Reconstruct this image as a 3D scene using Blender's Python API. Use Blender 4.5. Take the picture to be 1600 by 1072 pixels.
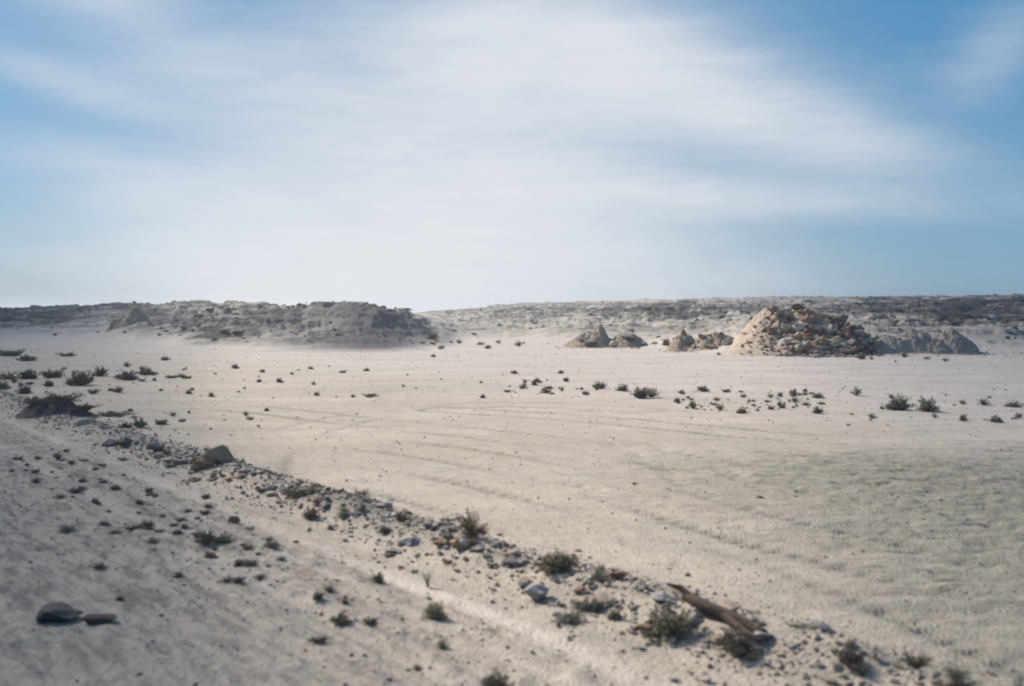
import bpy, bmesh, math, random
import numpy as np
from mathutils import Vector, noise as mnoise

for o in list(bpy.data.objects):
    bpy.data.objects.remove(o)
S = bpy.context.scene
COL = S.collection
R = math.radians

# ------------------------------------------------------------------ camera
H = 2.8                      # eye height above the plain (bus window)
F = 1600 * 35 / 36           # focal length in photo pixels
PITCH = math.atan(44 / F)
cam = bpy.data.cameras.new("camera")
cam.lens = 35
cam.sensor_width = 36
cam.clip_start = 0.05
cam.clip_end = 9000
cam.dof.use_dof = True
cam.dof.focus_distance = 60
cam.dof.aperture_fstop = 1.1
co = bpy.data.objects.new("camera", cam)
COL.objects.link(co)
co.location = (0, 0, H)
co.rotation_euler = (R(90) - PITCH, 0, 0)
S.camera = co

# ------------------------------------------------------------------ view
S.view_settings.view_transform = 'Standard'
S.view_settings.look = 'None'
S.view_settings.gamma = 1
S.view_settings.exposure = 0.63
S.cycles.filter_width = 2.0
S.cycles.max_bounces = 6
S.cycles.transparent_max_bounces = 24

# ------------------------------------------------------------------ sun and sky
SUN_AZ = R(-54)              # to the left of the view direction
SUN_EL = R(36)
sd = Vector((math.sin(SUN_AZ) * math.cos(SUN_EL), math.cos(SUN_AZ) * math.cos(SUN_EL), math.sin(SUN_EL)))
sun = bpy.data.lights.new("sun", 'SUN')
sun.energy = 4.2
sun.angle = R(0.5)
sun.color = (1.0, 0.93, 0.84)
so = bpy.data.objects.new("sun", sun)
COL.objects.link(so)
so.rotation_euler = (-sd).to_track_quat('-Z', 'Y').to_euler()

W = bpy.data.worlds.new("World")
S.world = W
W.use_nodes = True
wt = W.node_tree
wt.nodes.clear()


class NT:
    """small helper to write node trees as expressions"""
    def __init__(s, tree):
        s.t = tree

    def n(s, typ, **kw):
        nd = s.t.nodes.new(typ)
        for k, v in kw.items():
            setattr(nd, k, v)
        return nd

    def put(s, sock, v):
        if isinstance(v, bpy.types.NodeSocket):
            s.t.links.new(v, sock)
        elif isinstance(v, (tuple, list)):
            v = tuple(v)
            if len(sock.default_value) == 4 and len(v) == 3:
                v = v + (1,)
            sock.default_value = v
        else:
            sock.default_value = v

    def m(s, op, a, b=0.0, c=0.0, clamp=False):
        nd = s.n('ShaderNodeMath', operation=op, use_clamp=clamp)
        s.put(nd.inputs[0], a); s.put(nd.inputs[1], b); s.put(nd.inputs[2], c)
        return nd.outputs[0]

    def mix(s, f, a, b, blend='MIX'):
        nd = s.n('ShaderNodeMix', data_type='RGBA', blend_type=blend)
        s.put(nd.inputs[0], f); s.put(nd.inputs[6], a); s.put(nd.inputs[7], b)
        return nd.outputs[2]

    def ramp(s, v, lo, hi, a=0.0, b=1.0, smooth=True):
        nd = s.n('ShaderNodeMapRange', interpolation_type='SMOOTHSTEP' if smooth else 'LINEAR')
        s.put(nd.inputs[0], v)
        for i, x in enumerate((lo, hi, a, b)):
            nd.inputs[i + 1].default_value = x
        return nd.outputs[0]

    def noise(s, vec, scale, detail=4, rough=0.55, dist=0.0):
        nd = s.n('ShaderNodeTexNoise')
        s.put(nd.inputs['Vector'], vec)
        nd.inputs['Scale'].default_value = scale
        nd.inputs['Detail'].default_value = detail
        nd.inputs['Roughness'].default_value = rough
        nd.inputs['Distortion'].default_value = dist
        return nd.outputs['Fac']

    def mapping(s, vec, rot=(0, 0, 0), scale=(1, 1, 1), loc=(0, 0, 0)):
        nd = s.n('ShaderNodeMapping')
        s.put(nd.inputs[0], vec)
        nd.inputs[1].default_value = loc
        nd.inputs[2].default_value = rot
        nd.inputs[3].default_value = scale
        return nd.outputs[0]


w = NT(wt)
sky = w.n('ShaderNodeTexSky', sky_type='NISHITA')
sky.sun_disc = False
sky.sun_elevation = SUN_EL
sky.sun_rotation = SUN_AZ
sky.altitude = 100
sky.air_density = 1.0
sky.dust_density = 0.6
sky.ozone_density = 2.0
tc = w.n('ShaderNodeTexCoord')
dirv = tc.outputs['Generated']
sep = w.n('ShaderNodeSeparateXYZ')
w.put(sep.inputs[0], dirv)
X, Y, Z = sep.outputs
# azimuth and elevation of the direction, degrees
azd = w.m('MULTIPLY', w.m('ARCTAN2', X, Y), 57.2958)
eld = w.m('MULTIPLY', w.m('ARCSINE', Z), 57.2958)
cmb = w.n('ShaderNodeCombineXYZ')
w.put(cmb.inputs[0], w.m('MULTIPLY', azd, 0.1))
w.put(cmb.inputs[1], w.m('MULTIPLY', eld, 0.1))
ae = cmb.outputs[0]


def blob(ca, ce, sa, se, rot=0.0):
    """soft elliptical bank of cirrus round azimuth ca, elevation ce (degrees)"""
    c, s_ = math.cos(R(rot)), math.sin(R(rot))
    dx = w.m('SUBTRACT', azd, ca)
    dy = w.m('SUBTRACT', eld, ce)
    a = w.m('MULTIPLY', w.m('ADD', w.m('MULTIPLY', dx, c), w.m('MULTIPLY', dy, s_)), 1 / sa)
    b = w.m('MULTIPLY', w.m('SUBTRACT', w.m('MULTIPLY', dy, c), w.m('MULTIPLY', dx, s_)), 1 / se)
    q = w.m('ADD', w.m('MULTIPLY', a, a), w.m('MULTIPLY', b, b))
    return w.m('POWER', 2.718, w.m('MULTIPLY', q, -1.0))


n1 = w.noise(w.mapping(ae, rot=(0, 0, R(10)), scale=(0.55, 1.5, 1)), 1.6, 6, 0.6, 0.5)
n2 = w.noise(w.mapping(ae, rot=(0, 0, R(14)), scale=(0.5, 2.0, 1), loc=(3, 1, 0)), 3.0, 8, 0.66, 1.0)
n3 = w.noise(w.mapping(ae, rot=(0, 0, R(9)), scale=(0.30, 3.0, 1), loc=(1, 4, 0)), 3.2, 7, 0.7, 0.6)
dens = None
for args, k in (((-5, 1.5, 13, 7), 1.25),      # bright haze low in the middle
                ((-2.5, 9, 11, 6), 0.5),
                ((2, 14.5, 10, 3.2, -8), 0.6),
                ((12.5, 11.5, 7.5, 2.0, -20), 0.6),    # feather to the right
                ((2, 15, 8, 3, 0), 0.35),
                ((11, 6.6, 10, 1.0, -3), 0.5),
                ((11, 1, 7, 3.5), 0.14),
                ((-25, 17.5, 5, 1.3, -6), 0.9),
                ((-24, 12, 5, .9, -14), 0.22), ((-17, 13, 7, 2.6, -12), 0.3), ((-20, 7, 7, 1.4, -8), 0.2),
                ((-17, 1, 7, 4), 0.3),
                ((26, 13.5, 3, 1.6, 35), 0.16),
                ((19, 9.5, 7, 1.3, -15), 0.15)):
    b_ = w.m('MULTIPLY', blob(*args), k)
    dens = b_ if dens is None else w.m('ADD', dens, b_)
tex = w.m('ADD', w.m('MULTIPLY', w.ramp(n1, 0.25, 0.75), 0.6), w.m('ADD', w.m('MULTIPLY', w.ramp(n2, 0.3, 0.75), 0.35), w.m('MULTIPLY', w.ramp(n3, 0.35, 0.7), 0.3)))
dens = w.m('ADD', w.m('MULTIPLY', dens, w.m('ADD', w.m('MULTIPLY', tex, 0.68), 0.5)),
           w.m('MULTIPLY', w.ramp(n1, 0.5, 0.8), 0.04))
dens = w.m('MULTIPLY', dens, 1.0)
soft = w.m('SUBTRACT', 1.0, w.m('POWER', 2.718, w.m('MULTIPLY', dens, -2.3)))
low = w.mix(w.ramp(eld, 0, 17), (0.60, 1.46, 2.35), (0.22, 1.15, 2.2))
skyc = w.mix(w.m('MULTIPLY', w.ramp(eld, 45, 22), 0.85), sky.outputs[0], low)
final = w.mix(soft, skyc, (3.92, 4.00, 4.17))
bg = w.n('ShaderNodeBackground')
w.put(bg.inputs[0], final)
bg.inputs[1].default_value = 0.13
wo = w.n('ShaderNodeOutputWorld')
wt.links.new(bg.outputs[0], wo.inputs[0])


# ------------------------------------------------------------------ numpy noise
def _hash(ix, iy, seed):
    h = (ix.astype(np.int64) * 374761393 + iy.astype(np.int64) * 668265263 + seed * 974711) & 0xffffffff
    h = ((h ^ (h >> 13)) * 1274126177) & 0xffffffff
    h = (h ^ (h >> 16)) & 0xffffffff
    return h


def perlin(x, y, seed=0):
    ix, iy = np.floor(x), np.floor(y)
    fx, fy = x - ix, y - iy
    ux, uy = fx * fx * fx * (fx * (fx * 6 - 15) + 10), fy * fy * fy * (fy * (fy * 6 - 15) + 10)

    def g(dx, dy):
        a = _hash(ix + dx, iy + dy, seed) * (2 * math.pi / 4294967296)
        return np.cos(a) * (fx - dx) + np.sin(a) * (fy - dy)
    a = g(0, 0) * (1 - ux) + g(1, 0) * ux
    b = g(0, 1) * (1 - ux) + g(1, 1) * ux
    return (a * (1 - uy) + b * uy) * 1.5


def fbm(x, y, octv=4, seed=0, gain=0.5, ridge=False):
    t, a = 0, 1.0
    for k in range(octv):
        n = perlin(x * 2 ** k + 17.3 * k, y * 2 ** k - 9.1 * k, seed + k)
        t = t + a * ((1 - 2 * np.abs(n)) if ridge else n)
        a *= gain
    return t


def sstep(x, a, b):
    t = np.clip((x - a) / (b - a), 0, 1)
    return t * t * (3 - 2 * t)


# ------------------------------------------------------------------ terrain
UX, UY = -0.609, 0.793       # direction of the road
VX, VY = 0.793, 0.609        # away from the road
# columns: photo x -> keypoints (distance, photo y, darkness of the rock), the first one being the foot of the rise
T = {
    -900: [(120, 0), (150, 505, .3), (175, 488, .8), (230, 480, .8), (300, 478, .7)],
    -200: [(150, 0), (172, 506, .7), (182, 495, .9), (195, 490, .95), (250, 486, .9)],
    0:    [(115, 0), (135, 517, .45), (160, 503, .9), (190, 489, 1.0), (260, 484, 1.0)],
    90:   [(112, 0), (134, 517, .35), (160, 502, .8), (188, 488, 1.0), (260, 479, 1.0)],
    160:  [(108, 0), (130, 516, .3), (152, 500, .45), (175, 488, .9), (230, 477, .8)],
    200:  [(102, 0), (120, 516, .35), (142, 498, .55), (165, 486, .8), (215, 475, .65)],
    250:  [(98, 0), (106, 524, .8), (125, 500, .85), (145, 488, .85), (200, 475, .65)],
    320:  [(88, 0), (95, 522, .85), (112, 498, .85), (130, 485, .95), (180, 474, .5)],
    400:  [(84, 0), (90, 520, .7), (100, 500, .85), (115, 486, .85), (150, 477, .5)],
    480:  [(82, 0), (87, 520, .6), (93, 500, .75), (101, 486, .85), (120, 478, .6)],
    550:  [(81, 0), (85, 520, .65), (89, 500, .7), (94, 484, .7), (100, 475, .75)],
    590:  [(81, 0), (85, 522, .65), (89, 503, .65), (93, 487, .65), (98, 478, .6)],
    630:  [(84, 0), (89, 524, .6), (94, 508, .6), (99, 493, .5), (108, 487, .5)],
    670:  [(90, 0), (97, 524, .5), (102, 514, .5), (150, 500, .1), (240, 488, .6)],
    710:  [(100, 0), (108, 522, .45), (125, 514, .5), (165, 499, .35), (240, 487, .7)],
    760:  [(92, 0), (100, 533, .3), (112, 521, .4), (140, 509, .4), (180, 494, .6), (250, 480, .65)],
    820:  [(90, 0), (98, 533, .3), (114, 517, .4), (145, 503, .55), (185, 490, .7), (260, 474, .55)],
    900:  [(89, 0), (94, 529, .3), (108, 512, .45), (145, 503, .35), (175, 491, .85), (270, 473, .5)],
    1000: [(87, 0), (93, 529, .3), (106, 512, .5), (140, 501, .55), (165, 486, 1.0), (280, 470, .3)],
    1080: [(80, 0), (87, 529, .35), (100, 512, .5), (135, 502, .6), (160, 484, 1.1), (280, 468, .3)],
    1150: [(71, 0), (78, 529, .2), (90, 510, .35), (120, 500, .4), (155, 487, .85), (280, 467, .35)],
    1250: [(71, 0), (78, 529, .3), (88, 508, .5), (115, 500, .5), (145, 484, .6), (280, 465, .4)],
    1330: [(72, 0), (80, 529, .35), (90, 510, .55), (112, 506, .5), (135, 486, .85), (270, 466, .4)],
    1420: [(73, 0), (81, 529, .4), (92, 510, .6), (115, 503, .75), (140, 481, 1.0), (260, 465, .5)],
    1520: [(76, 0), (84, 528, .4), (96, 509, .65), (118, 501, .9), (142, 479, 1.0), (260, 464, .6)],
    1620: [(78, 0), (88, 532, .35), (103, 514, .5), (120, 499, .9), (142, 474, 1.0), (250, 464, .7)],
    2500: [(110, 0), (124, 515, .3), (140, 499, .6), (162, 474, 1.0), (250, 466, .7)],
}
LR = np.linspace(math.log(60), math.log(900), 260)
_px = sorted(T)
_az = np.array([math.atan((p - 800) / F) for p in _px])
_zt, _dt, _ft = [], [], []
for p, a in zip(_px, _az):
    ks = T[p]
    if 300 < p < 680:                      # the steep left rise starts abruptly from the plain
        f0 = ks[0][0]
        ks = [(f0 - 5, 0), (f0 - 2.5, 538, ks[1][2])] + ks[1:]
    rr = [math.log(60), math.log(ks[0][0])]
    zz, dd = [0, 0], [0.0, 0.05]
    for (r, y, dk) in ks[1:]:
        rr.append(math.log(r)); zz.append(H - (y - 492) / F * r * max(math.cos(a), .75)); dd.append(dk)
    rr += [math.log(ks[-1][0] * 1.5), math.log(900)]
    zz += [zz[-1] * 0.75, 2.0]
    dd += [.5, .5]
    zq = np.interp(LR, rr, zz)
    kern = np.ones(7) / 7
    zq = np.convolve(np.pad(zq, 3, mode='edge'), kern, 'valid')
    _zt.append(zq)
    _dt.append(np.interp(LR, rr, dd))
    _ft.append(ks[0][0])
AZG = np.linspace(_az[0], _az[-1], 700)


def _resample(tab):
    tab = np.array(tab)
    out = np.stack([np.interp(AZG, _az, tab[:, j]) for j in range(tab.shape[1])], 1)
    k = np.hanning(11); k /= k.sum()
    return np.apply_along_axis(lambda c: np.convolve(np.pad(c, 5, mode='edge'), k, 'valid'), 0, out)


ZT, DT = _resample(_zt), _resample(_dt)
GT = np.gradient(ZT, axis=1) / np.gradient(np.exp(LR))[None, :]
FT = np.interp(AZG, _az, _ft)


def lookup(tab, az, lr):
    i = np.clip((az - AZG[0]) / (AZG[-1] - AZG[0]) * (len(AZG) - 1), 0, len(AZG) - 1.001)
    j = np.clip((lr - LR[0]) / (LR[-1] - LR[0]) * (len(LR) - 1), 0, len(LR) - 1.001)
    i0, j0 = i.astype(int), j.astype(int)
    fi, fj = i - i0, j - j0
    return (tab[i0, j0] * (1 - fi) * (1 - fj) + tab[i0 + 1, j0] * fi * (1 - fj)
            + tab[i0, j0 + 1] * (1 - fi) * fj + tab[i0 + 1, j0 + 1] * fi * fj)


def berm(x, y):
    v = x * VX + y * VY
    u = x * UX + y * UY
    wob = 0.25 * perlin(u * 0.22, 0 * u + 3.3, 5)
    top = np.exp(-((v - 6.75 - wob) / 0.42) ** 2)
    amp = 0.15 + 0.12 * perlin(u * 0.5, 0 * u + 1.3, 8) + 0.05 * perlin(u * 1.9, v * 1.9, 9)
    return top * np.clip(amp, 0.02, 1)


TRACKS = [((1.9, 22.5), (3.0, 15.5), 0.20), ((2.9, 22.3), (4.1, 15.8), 0.20), ((0.6, 17.0), (3.2, 12.4), 0.2),
          ((4.2, 13.5), (6.5, 9.5), .2), ((5.8, 14), (8.2, 9.5), .2)]


def _gp(px, py):
    dz = -(py - 536) / F
    t = H / (math.sin(PITCH) - dz * math.cos(PITCH))
    return ((px - 800) / F * t, (math.cos(PITCH) + dz * math.sin(PITCH)) * t)


def _smooth(pts, n=5):
    pts = [np.array(p, float) for p in pts]
    for _ in range(2):
        q = [pts[0]]
        for a, b in zip(pts, pts[1:]):
            q += [a * .75 + b * .25, a * .25 + b * .75]
        pts = q + [pts[-1]]
    return pts


RUTS = [_smooth([_gp(*p) for p in path]) for path in (
    [(1640, 812), (1200, 742), (900, 694), (600, 662), (420, 640), (300, 632)],
    [(1640, 930), (1250, 842), (1000, 772), (760, 716), (560, 690), (380, 690)],
    [(1500, 1080), (1150, 905), (900, 832), (700, 770), (520, 735), (400, 742)],
    [(370, 748), (400, 700), (520, 655), (760, 628), (1000, 640)],
    [(1640, 700), (1300, 690), (1000, 660), (700, 640)],
)]


def rut_field(x, y, half=.75):
    '''distance based wheel marks: returns (mark 0..1, along) over all ruts'''
    out = np.zeros_like(x)
    ph = np.zeros_like(x)
    near = np.nonzero((y > 6) & (np.hypot(x, y) < 75) & (x * VX + y * VY > 7.2))[0]
    if len(near) == 0:
        return out, ph
    X_, Y_ = x[near], y[near]
    for path in RUTS:
        best = np.full(len(near), 1e9); sgn = np.zeros(len(near)); al = np.zeros(len(near))
        acc = 0.0
        for a, b in zip(path, path[1:]):
            d = b - a
            L = math.hypot(d[0], d[1])
            t = np.clip(((X_ - a[0]) * d[0] + (Y_ - a[1]) * d[1]) / (L * L), 0, 1)
            ex, ey = X_ - a[0] - t * d[0], Y_ - a[1] - t * d[1]
            dd = np.hypot(ex, ey)
            m = dd < best
            best[m] = dd[m]; al[m] = acc + t[m] * L
            acc += L
        mk = np.exp(-((best - half) / .15) ** 2)
        mk *= np.clip(.6 + 1.1 * perlin(al * .18, best * 0 + acc, 611), 0, 1)
        m = mk > out[near]
        out[near[m]] = mk[m]; ph[near[m]] = al[m]
    return out, ph


def height(x, y, fine=True):
    r = np.hypot(x, y) + 1e-6
    az = np.arctan2(x, y)
    azc = np.clip(az, AZG[0], AZG[-1])
    lr = np.log(r)
    base = lookup(ZT, azc, lr)
    behind = sstep(np.abs(az), 1.6, 2.2)
    base = base * (1 - behind)
    hm = np.clip(base / 1.6, 0, 1)
    z = base
    if fine:
        # rounded gullies, ledges and knobs on the rises
        gl = fbm(x * 0.13, y * 0.13, 5, 21, 0.55)
        flank = np.exp(-((az - math.atan(-225 / F)) / .055) ** 2) * (1 - sstep(r, 100, 120))
        z = z + hm * (gl * 0.55) * (1 - .45 * flank)
        rg = fbm(x * 0.3 + 4, y * 0.3, 4, 33, 0.55, ridge=True)
        z = z + hm * (rg - 0.4) * 0.24
        slope = sstep(lookup(GT, azc, lr), .04, .22) * hm * (1 - behind)
        gul = fbm(az * 42 + 2.2 * perlin(x * .05, y * .05, 301), r * .05, 4, 302, .55, ridge=True)
        z = z + slope * (gul - .3) * (.38 - .22 * flank)
        # hard strata: pull the height toward steps
        wobble = fbm(x * 0.03, y * 0.03, 3, 50) * 0.7
        st = 0.85
        q = (z + wobble) / st
        fq = q - np.floor(q)
        stepd = (np.floor(q) + sstep(fq, 0.66, 0.97)) * st - wobble
        k = lookup(DT, azc, lr) * hm * (1 - .8 * flank)
        z = z * (1 - 0.8 * k) + stepd * 0.8 * k
        z = z + k * (0.16 * fbm(x * 0.9, y * 0.5, 3, 71, 0.6))
    # plain: long swells, near ground roughness
    pl = (1 - hm)
    z = z + pl * 0.05 * fbm(x * 0.06, y * 0.06, 2, 3)
    z = z + berm(x, y)
    if fine:
        near = 1 - sstep(r, 35, 80)
        v = x * VX + y * VY
        u = x * UX + y * UY
        z = z + near * 0.016 * fbm(u * 0.8, v * 2.2, 4, 11, 0.65)
        # coarse, trampled surface on the right hand side of the plain
        c = coarse(x, y)
        z = z + c * near * (0.034 * fbm(x * 1.0, y * 2.0, 4, 13, 0.7) - 0.012 * np.clip(fbm(x * 1.5, y * 2.6, 2, 77), 0, 1))
        rm, rp = rut_field(x, y)
        z = z - rm * (.018 + .022 * (np.sin(rp * 2 * math.pi / .3) > 0))
        # shoulder windrows
        wr = np.zeros_like(v)
        for vc, am in ((5.45, -.03), (4.95, .03), (4.25, -.025), (3.75, .03), (3.0, -.02), (2.5, .025), (1.9, -.02)):
            wr = wr + am * np.exp(-((v - vc - .12 * perlin(u * .25, u * 0 + vc, 71)) / .13) ** 2)
        z = z + near * 1.5 * wr * np.clip(.6 + perlin(u * .6, v * .5, 72), .1, 1.4)
        lump = np.clip(fbm(u * 2.2, v * 3.2, 3, 73, .6), 0, 1)
        z = z + near * .03 * lump * (1 - sstep(v, 5.0, 6.2))
        fw_ = (y + .22 * x + .9 * perlin(x * .35, y * .35, 81) + .25 * perlin(x * 1.3, y * 1.3, 82)) / .62
        z = z + c * near * .020 * np.sin(2 * math.pi * fw_) * np.clip(.35 + 1.2 * perlin(x * .55, y * .8, 83), 0, 1)
        # tyre lug prints
        for (a, b, wd) in TRACKS:
            dx, dy = b[0] - a[0], b[1] - a[1]
            L = math.hypot(dx, dy)
            t = ((x - a[0]) * dx + (y - a[1]) * dy) / L
            s = ((x - a[0]) * dy - (y - a[1]) * dx) / L + 0.15 * np.sin(t * 0.5)
            lug = 0.5 + 0.5 * np.sin(2 * math.pi * (t / 0.42 + np.abs(s) * 1.2))
            mk = np.exp(-(s / wd) ** 4) * sstep(t, 0, 1) * (1 - sstep(t, L - 1, L))
            mk = mk * np.clip(0.5 + perlin(t * .7, s, 90) * 1.6, 0, 1)
            z = z - mk * (0.012 + 0.03 * lug)
    return z


def coarse(x, y):
    # the churned patch: nearer than about 21 m, right of the middle
    edge = 21.6 - 0.07 * np.clip(x - 4, 0, 30) + 0.5 * perlin(x * 0.35, y * 0.1, 60)
    a = 1 - sstep(y + .6 * perlin(x * .5, y * .3, 66), edge - 3.5, edge + 1.6)
    b = sstep(x - 1.0 + 1.2 * perlin(x * .25, y * .25, 61), 0, 5.5)
    return a * b


def zat(x, y):
    return float(height(np.array([float(x)]), np.array([float(y)]))[0])


def polar_mesh():
    az = np.concatenate([np.linspace(-math.pi, -0.80, 90)[:-1], np.linspace(-0.80, 0.80, 1250),
                         np.linspace(0.80, math.pi, 90)[1:-1]])
    r1 = np.exp(np.linspace(math.log(0.6), math.log(5.0), 40))[:-1]
    r2 = np.exp(np.linspace(math.log(5.0), math.log(330), 880))[:-1]
    r3 = np.exp(np.linspace(math.log(330), math.log(4500), 60))
    rr = np.concatenate([r1, r2, r3])
    A, RR = np.meshgrid(az, rr)
    x, y = (np.sin(A) * RR).ravel(), (np.cos(A) * RR).ravel()
    z = height(x, y)
    far = sstep(np.hypot(x, y), 330, 700)
    z = z * (1 - far) + far * 1.5
    na, nr = len(az), len(rr)
    i, j = np.meshgrid(np.arange(na), np.arange(nr - 1))
    i, j = i.ravel(), j.ravel()
    i2 = (i + 1) % na
    quads = np.stack([j * na + i, j * na + i2, (j + 1) * na + i2, (j + 1) * na + i], 1)[:, ::-1]
    # centre cap
    cv = len(x)
    x = np.append(x, 0.0); y = np.append(y, 0.0); z = np.append(z, z[:na].mean())
    tris = [(cv, (k + 1) % na, k) for k in range(na)]
    return x, y, z, quads, tris


def mesh_from(name, verts, quads, tris=None, mat=None, smooth=True, attrs=None):
    verts = np.asarray(verts, dtype=np.float32)
    me = bpy.data.meshes.new(name)
    nq = len(quads)
    tris = np.zeros((0, 3), int) if tris is None or len(tris) == 0 else np.asarray(tris)
    nt = len(tris)
    me.vertices.add(len(verts))
    me.vertices.foreach_set("co", verts.ravel())
    me.loops.add(nq * 4 + nt * 3)
    idx = np.concatenate([np.asarray(quads).ravel() if nq else np.zeros(0, int), tris.ravel()]).astype(np.int32)
    me.loops.foreach_set("vertex_index", idx)
    me.polygons.add(nq + nt)
    ls = np.concatenate([np.arange(nq) * 4, nq * 4 + np.arange(nt) * 3]).astype(np.int32)
    me.polygons.foreach_set("loop_start", ls)
    me.update(calc_edges=True)
    me.polygons.foreach_set("use_smooth", np.full(nq + nt, smooth))
    for k, v in (attrs or {}).items():
        at_ = me.attributes.new(k, 'FLOAT', 'POINT')
        at_.data.foreach_set("value", np.asarray(v, dtype=np.float32))
    if mat:
        me.materials.append(mat)
    me.validate()
    return me


def link(name, me, parent=None, **props):
    o = bpy.data.objects.new(name, me)
    COL.objects.link(o)
    if parent:
        o.parent = parent
    for k, v in props.items():
        if v is not None:
            o[k] = v
    return o


# ------------------------------------------------------------------ materials
def new_mat(name):
    m = bpy.data.materials.new(name)
    m.use_nodes = True
    t = m.node_tree
    bs = t.nodes['Principled BSDF']
    bs.inputs['Roughness'].default_value = 0.95
    bs.inputs['Specular IOR Level'].default_value = 0.15
    return m, NT(t), bs


def ground_mat():
    m, g, bs = new_mat("desert_soil")
    geo = g.n('ShaderNodeNewGeometry')
    P = geo.outputs['Position']

    def attr(nm):
        a = g.n('ShaderNodeAttribute'); a.attribute_name = nm
        return a.outputs['Fac']
    Pu = g.mapping(P, rot=(0, 0, R(-127.5)))      # x along the road
    road = g.mapping(Pu, scale=(0.22, 1.0, 1.0))
    wide = g.mapping(P, rot=(0, 0, R(8)), scale=(0.35, 1.0, 1.0))
    nA = g.noise(wide, 0.35, 5, 0.6, 0.3)
    nB = g.noise(wide, 1.6, 5, 0.65, 0.3)
    nC = g.noise(P, 9.0, 5, 0.7)
    nD = g.noise(road, 6.5, 6, 0.72, 0.2)
    nF = g.noise(wide, 4.2, 4, 0.6, 0.2)
    nG = g.noise(wide, 0.11, 4, 0.6, 0.5)
    nE = g.noise(road, 1.2, 4, 0.6, 0.2)
    base = g.mix(g.ramp(nA, 0.34, 0.68), (0.48, 0.415, 0.35), (0.555, 0.48, 0.41))
    base = g.mix(g.m('MULTIPLY', attr('warm'), 0.75), base, g.mix(g.ramp(nA, 0.34, 0.68), (0.42, 0.342, 0.245), (0.50, 0.412, 0.305)))
    base = g.mix(g.m('MULTIPLY', g.ramp(nB, 0.48, 0.68), 0.55), base, (0.35, 0.315, 0.26))
    base = g.mix(g.m('MULTIPLY', g.ramp(nC, 0.50, 0.66), 0.5), base, (0.31, 0.27, 0.22))
    base = g.mix(g.m('MULTIPLY', g.ramp(nG, 0.5, 0.66), 0.2), base, (0.345, 0.33, 0.28))
    base = g.mix(g.m('MULTIPLY', attr('ruts'), 0.75), base, (0.25, 0.222, 0.175))
    # churned patch
    ca = attr("coarse")
    cc = g.mix(g.ramp(g.noise(wide, 2.6, 6, 0.7, 0.2), 0.4, 0.68), (0.315, 0.285, 0.215), (0.20, 0.185, 0.138))
    base = g.mix(g.m('MULTIPLY', ca, 0.85), base, cc)
    base = g.mix(g.m('MULTIPLY', g.m('ADD', g.m('MULTIPLY', ca, .8), 0.13), g.ramp(nF, 0.56, 0.68)), base, (0.15, 0.135, 0.108))
    # gravel shoulder along the road
    ga = attr("gravel")
    gv = g.mix(g.ramp(nD, 0.44, 0.6), (0.375, 0.32, 0.255), (0.17, 0.15, 0.125))
    gf = g.m('MULTIPLY', ga, g.ramp(g.m('ADD', nE, g.m('MULTIPLY', nD, 0.5)), 0.55, 0.85, 0.5, 1.0), clamp=True)
    base = g.mix(gf, base, gv)
    # dusty pale strips (wheel track)
    base = g.mix(g.m('MULTIPLY', attr("strip"), 0.95), base, (0.57, 0.48, 0.39))
    # dark varnished ledges, scrub stain
    da = attr("dark")
    strat = g.mapping(P, scale=(0.3, 0.45, 2.0))
    n1 = g.noise(strat, 1.0, 6, 0.68, 0.4)
    n2 = g.noise(g.mapping(P, scale=(0.7, 0.7, 1.6)), 2.6, 4, 0.7)
    sp = g.n('ShaderNodeSeparateXYZ'); g.put(sp.inputs[0], geo.outputs['Normal'])
    steep = g.ramp(sp.outputs[2], 0.92, 0.6)
    df = g.m('ADD', g.m('MULTIPLY', g.m('SUBTRACT', n1, 0.5), 2.6), g.m('MULTIPLY', g.m('SUBTRACT', da, 0.38), 1.7))
    df = g.m('ADD', df, g.m('MULTIPLY', g.m('SUBTRACT', n2, 0.5), 1.2))
    df = g.m('ADD', df, g.m('MULTIPLY', steep, 0.5))
    df = g.m('MULTIPLY', g.ramp(df, -0.25, 0.55), g.ramp(da, 0.02, 0.25))
    n3 = g.noise(g.mapping(P, scale=(0.10, 0.16, 1.1)), 1.0, 5, 0.62, 0.6)
    n3c = g.m('ADD', g.m('MULTIPLY', g.m('SUBTRACT', n3, 0.5), 2.4), g.m('MULTIPLY', g.m('SUBTRACT', n2, 0.5), 1.1))
    q = g.m('ADD', n3c, g.m('MULTIPLY', g.m('SUBTRACT', da, 0.72), 0.75))
    rock = g.mix(g.ramp(q, -0.28, -0.06), (0.37, 0.325, 0.265), (0.17, 0.155, 0.13))
    rock = g.mix(g.ramp(q, 0.0, 0.2), rock, (0.045, 0.042, 0.040))
    mid = g.mix(g.ramp(da, 0.05, 0.7), base, (0.28, 0.25, 0.205))
    base = g.mix(df, mid, rock)
    flank_shade_col = g.mix(g.ramp(g.m('ADD', g.m('MULTIPLY', n1, .5), g.m('MULTIPLY', n2, .5)), 0.4, 0.6), (0.100, 0.100, 0.101), (0.052, 0.053, 0.055))  # shade on the left rise's near face, put into its dark grey colour
    base = g.mix(g.m('MULTIPLY', attr("flank"), 0.92), base, flank_shade_col)
    g.put(bs.inputs['Base Color'], base)
    bm = g.n('ShaderNodeBump')
    bm.inputs['Strength'].default_value = 0.7
    bm.inputs['Distance'].default_value = 0.05
    hsum = g.m('ADD', g.m('MULTIPLY', nC, 0.5), g.m('ADD', g.noise(P, 28, 3, 0.6), g.m('MULTIPLY', nB, 0.8)))
    g.put(bm.inputs['Height'], hsum)
    g.t.links.new(bm.outputs[0], bs.inputs['Normal'])
    return m


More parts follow.
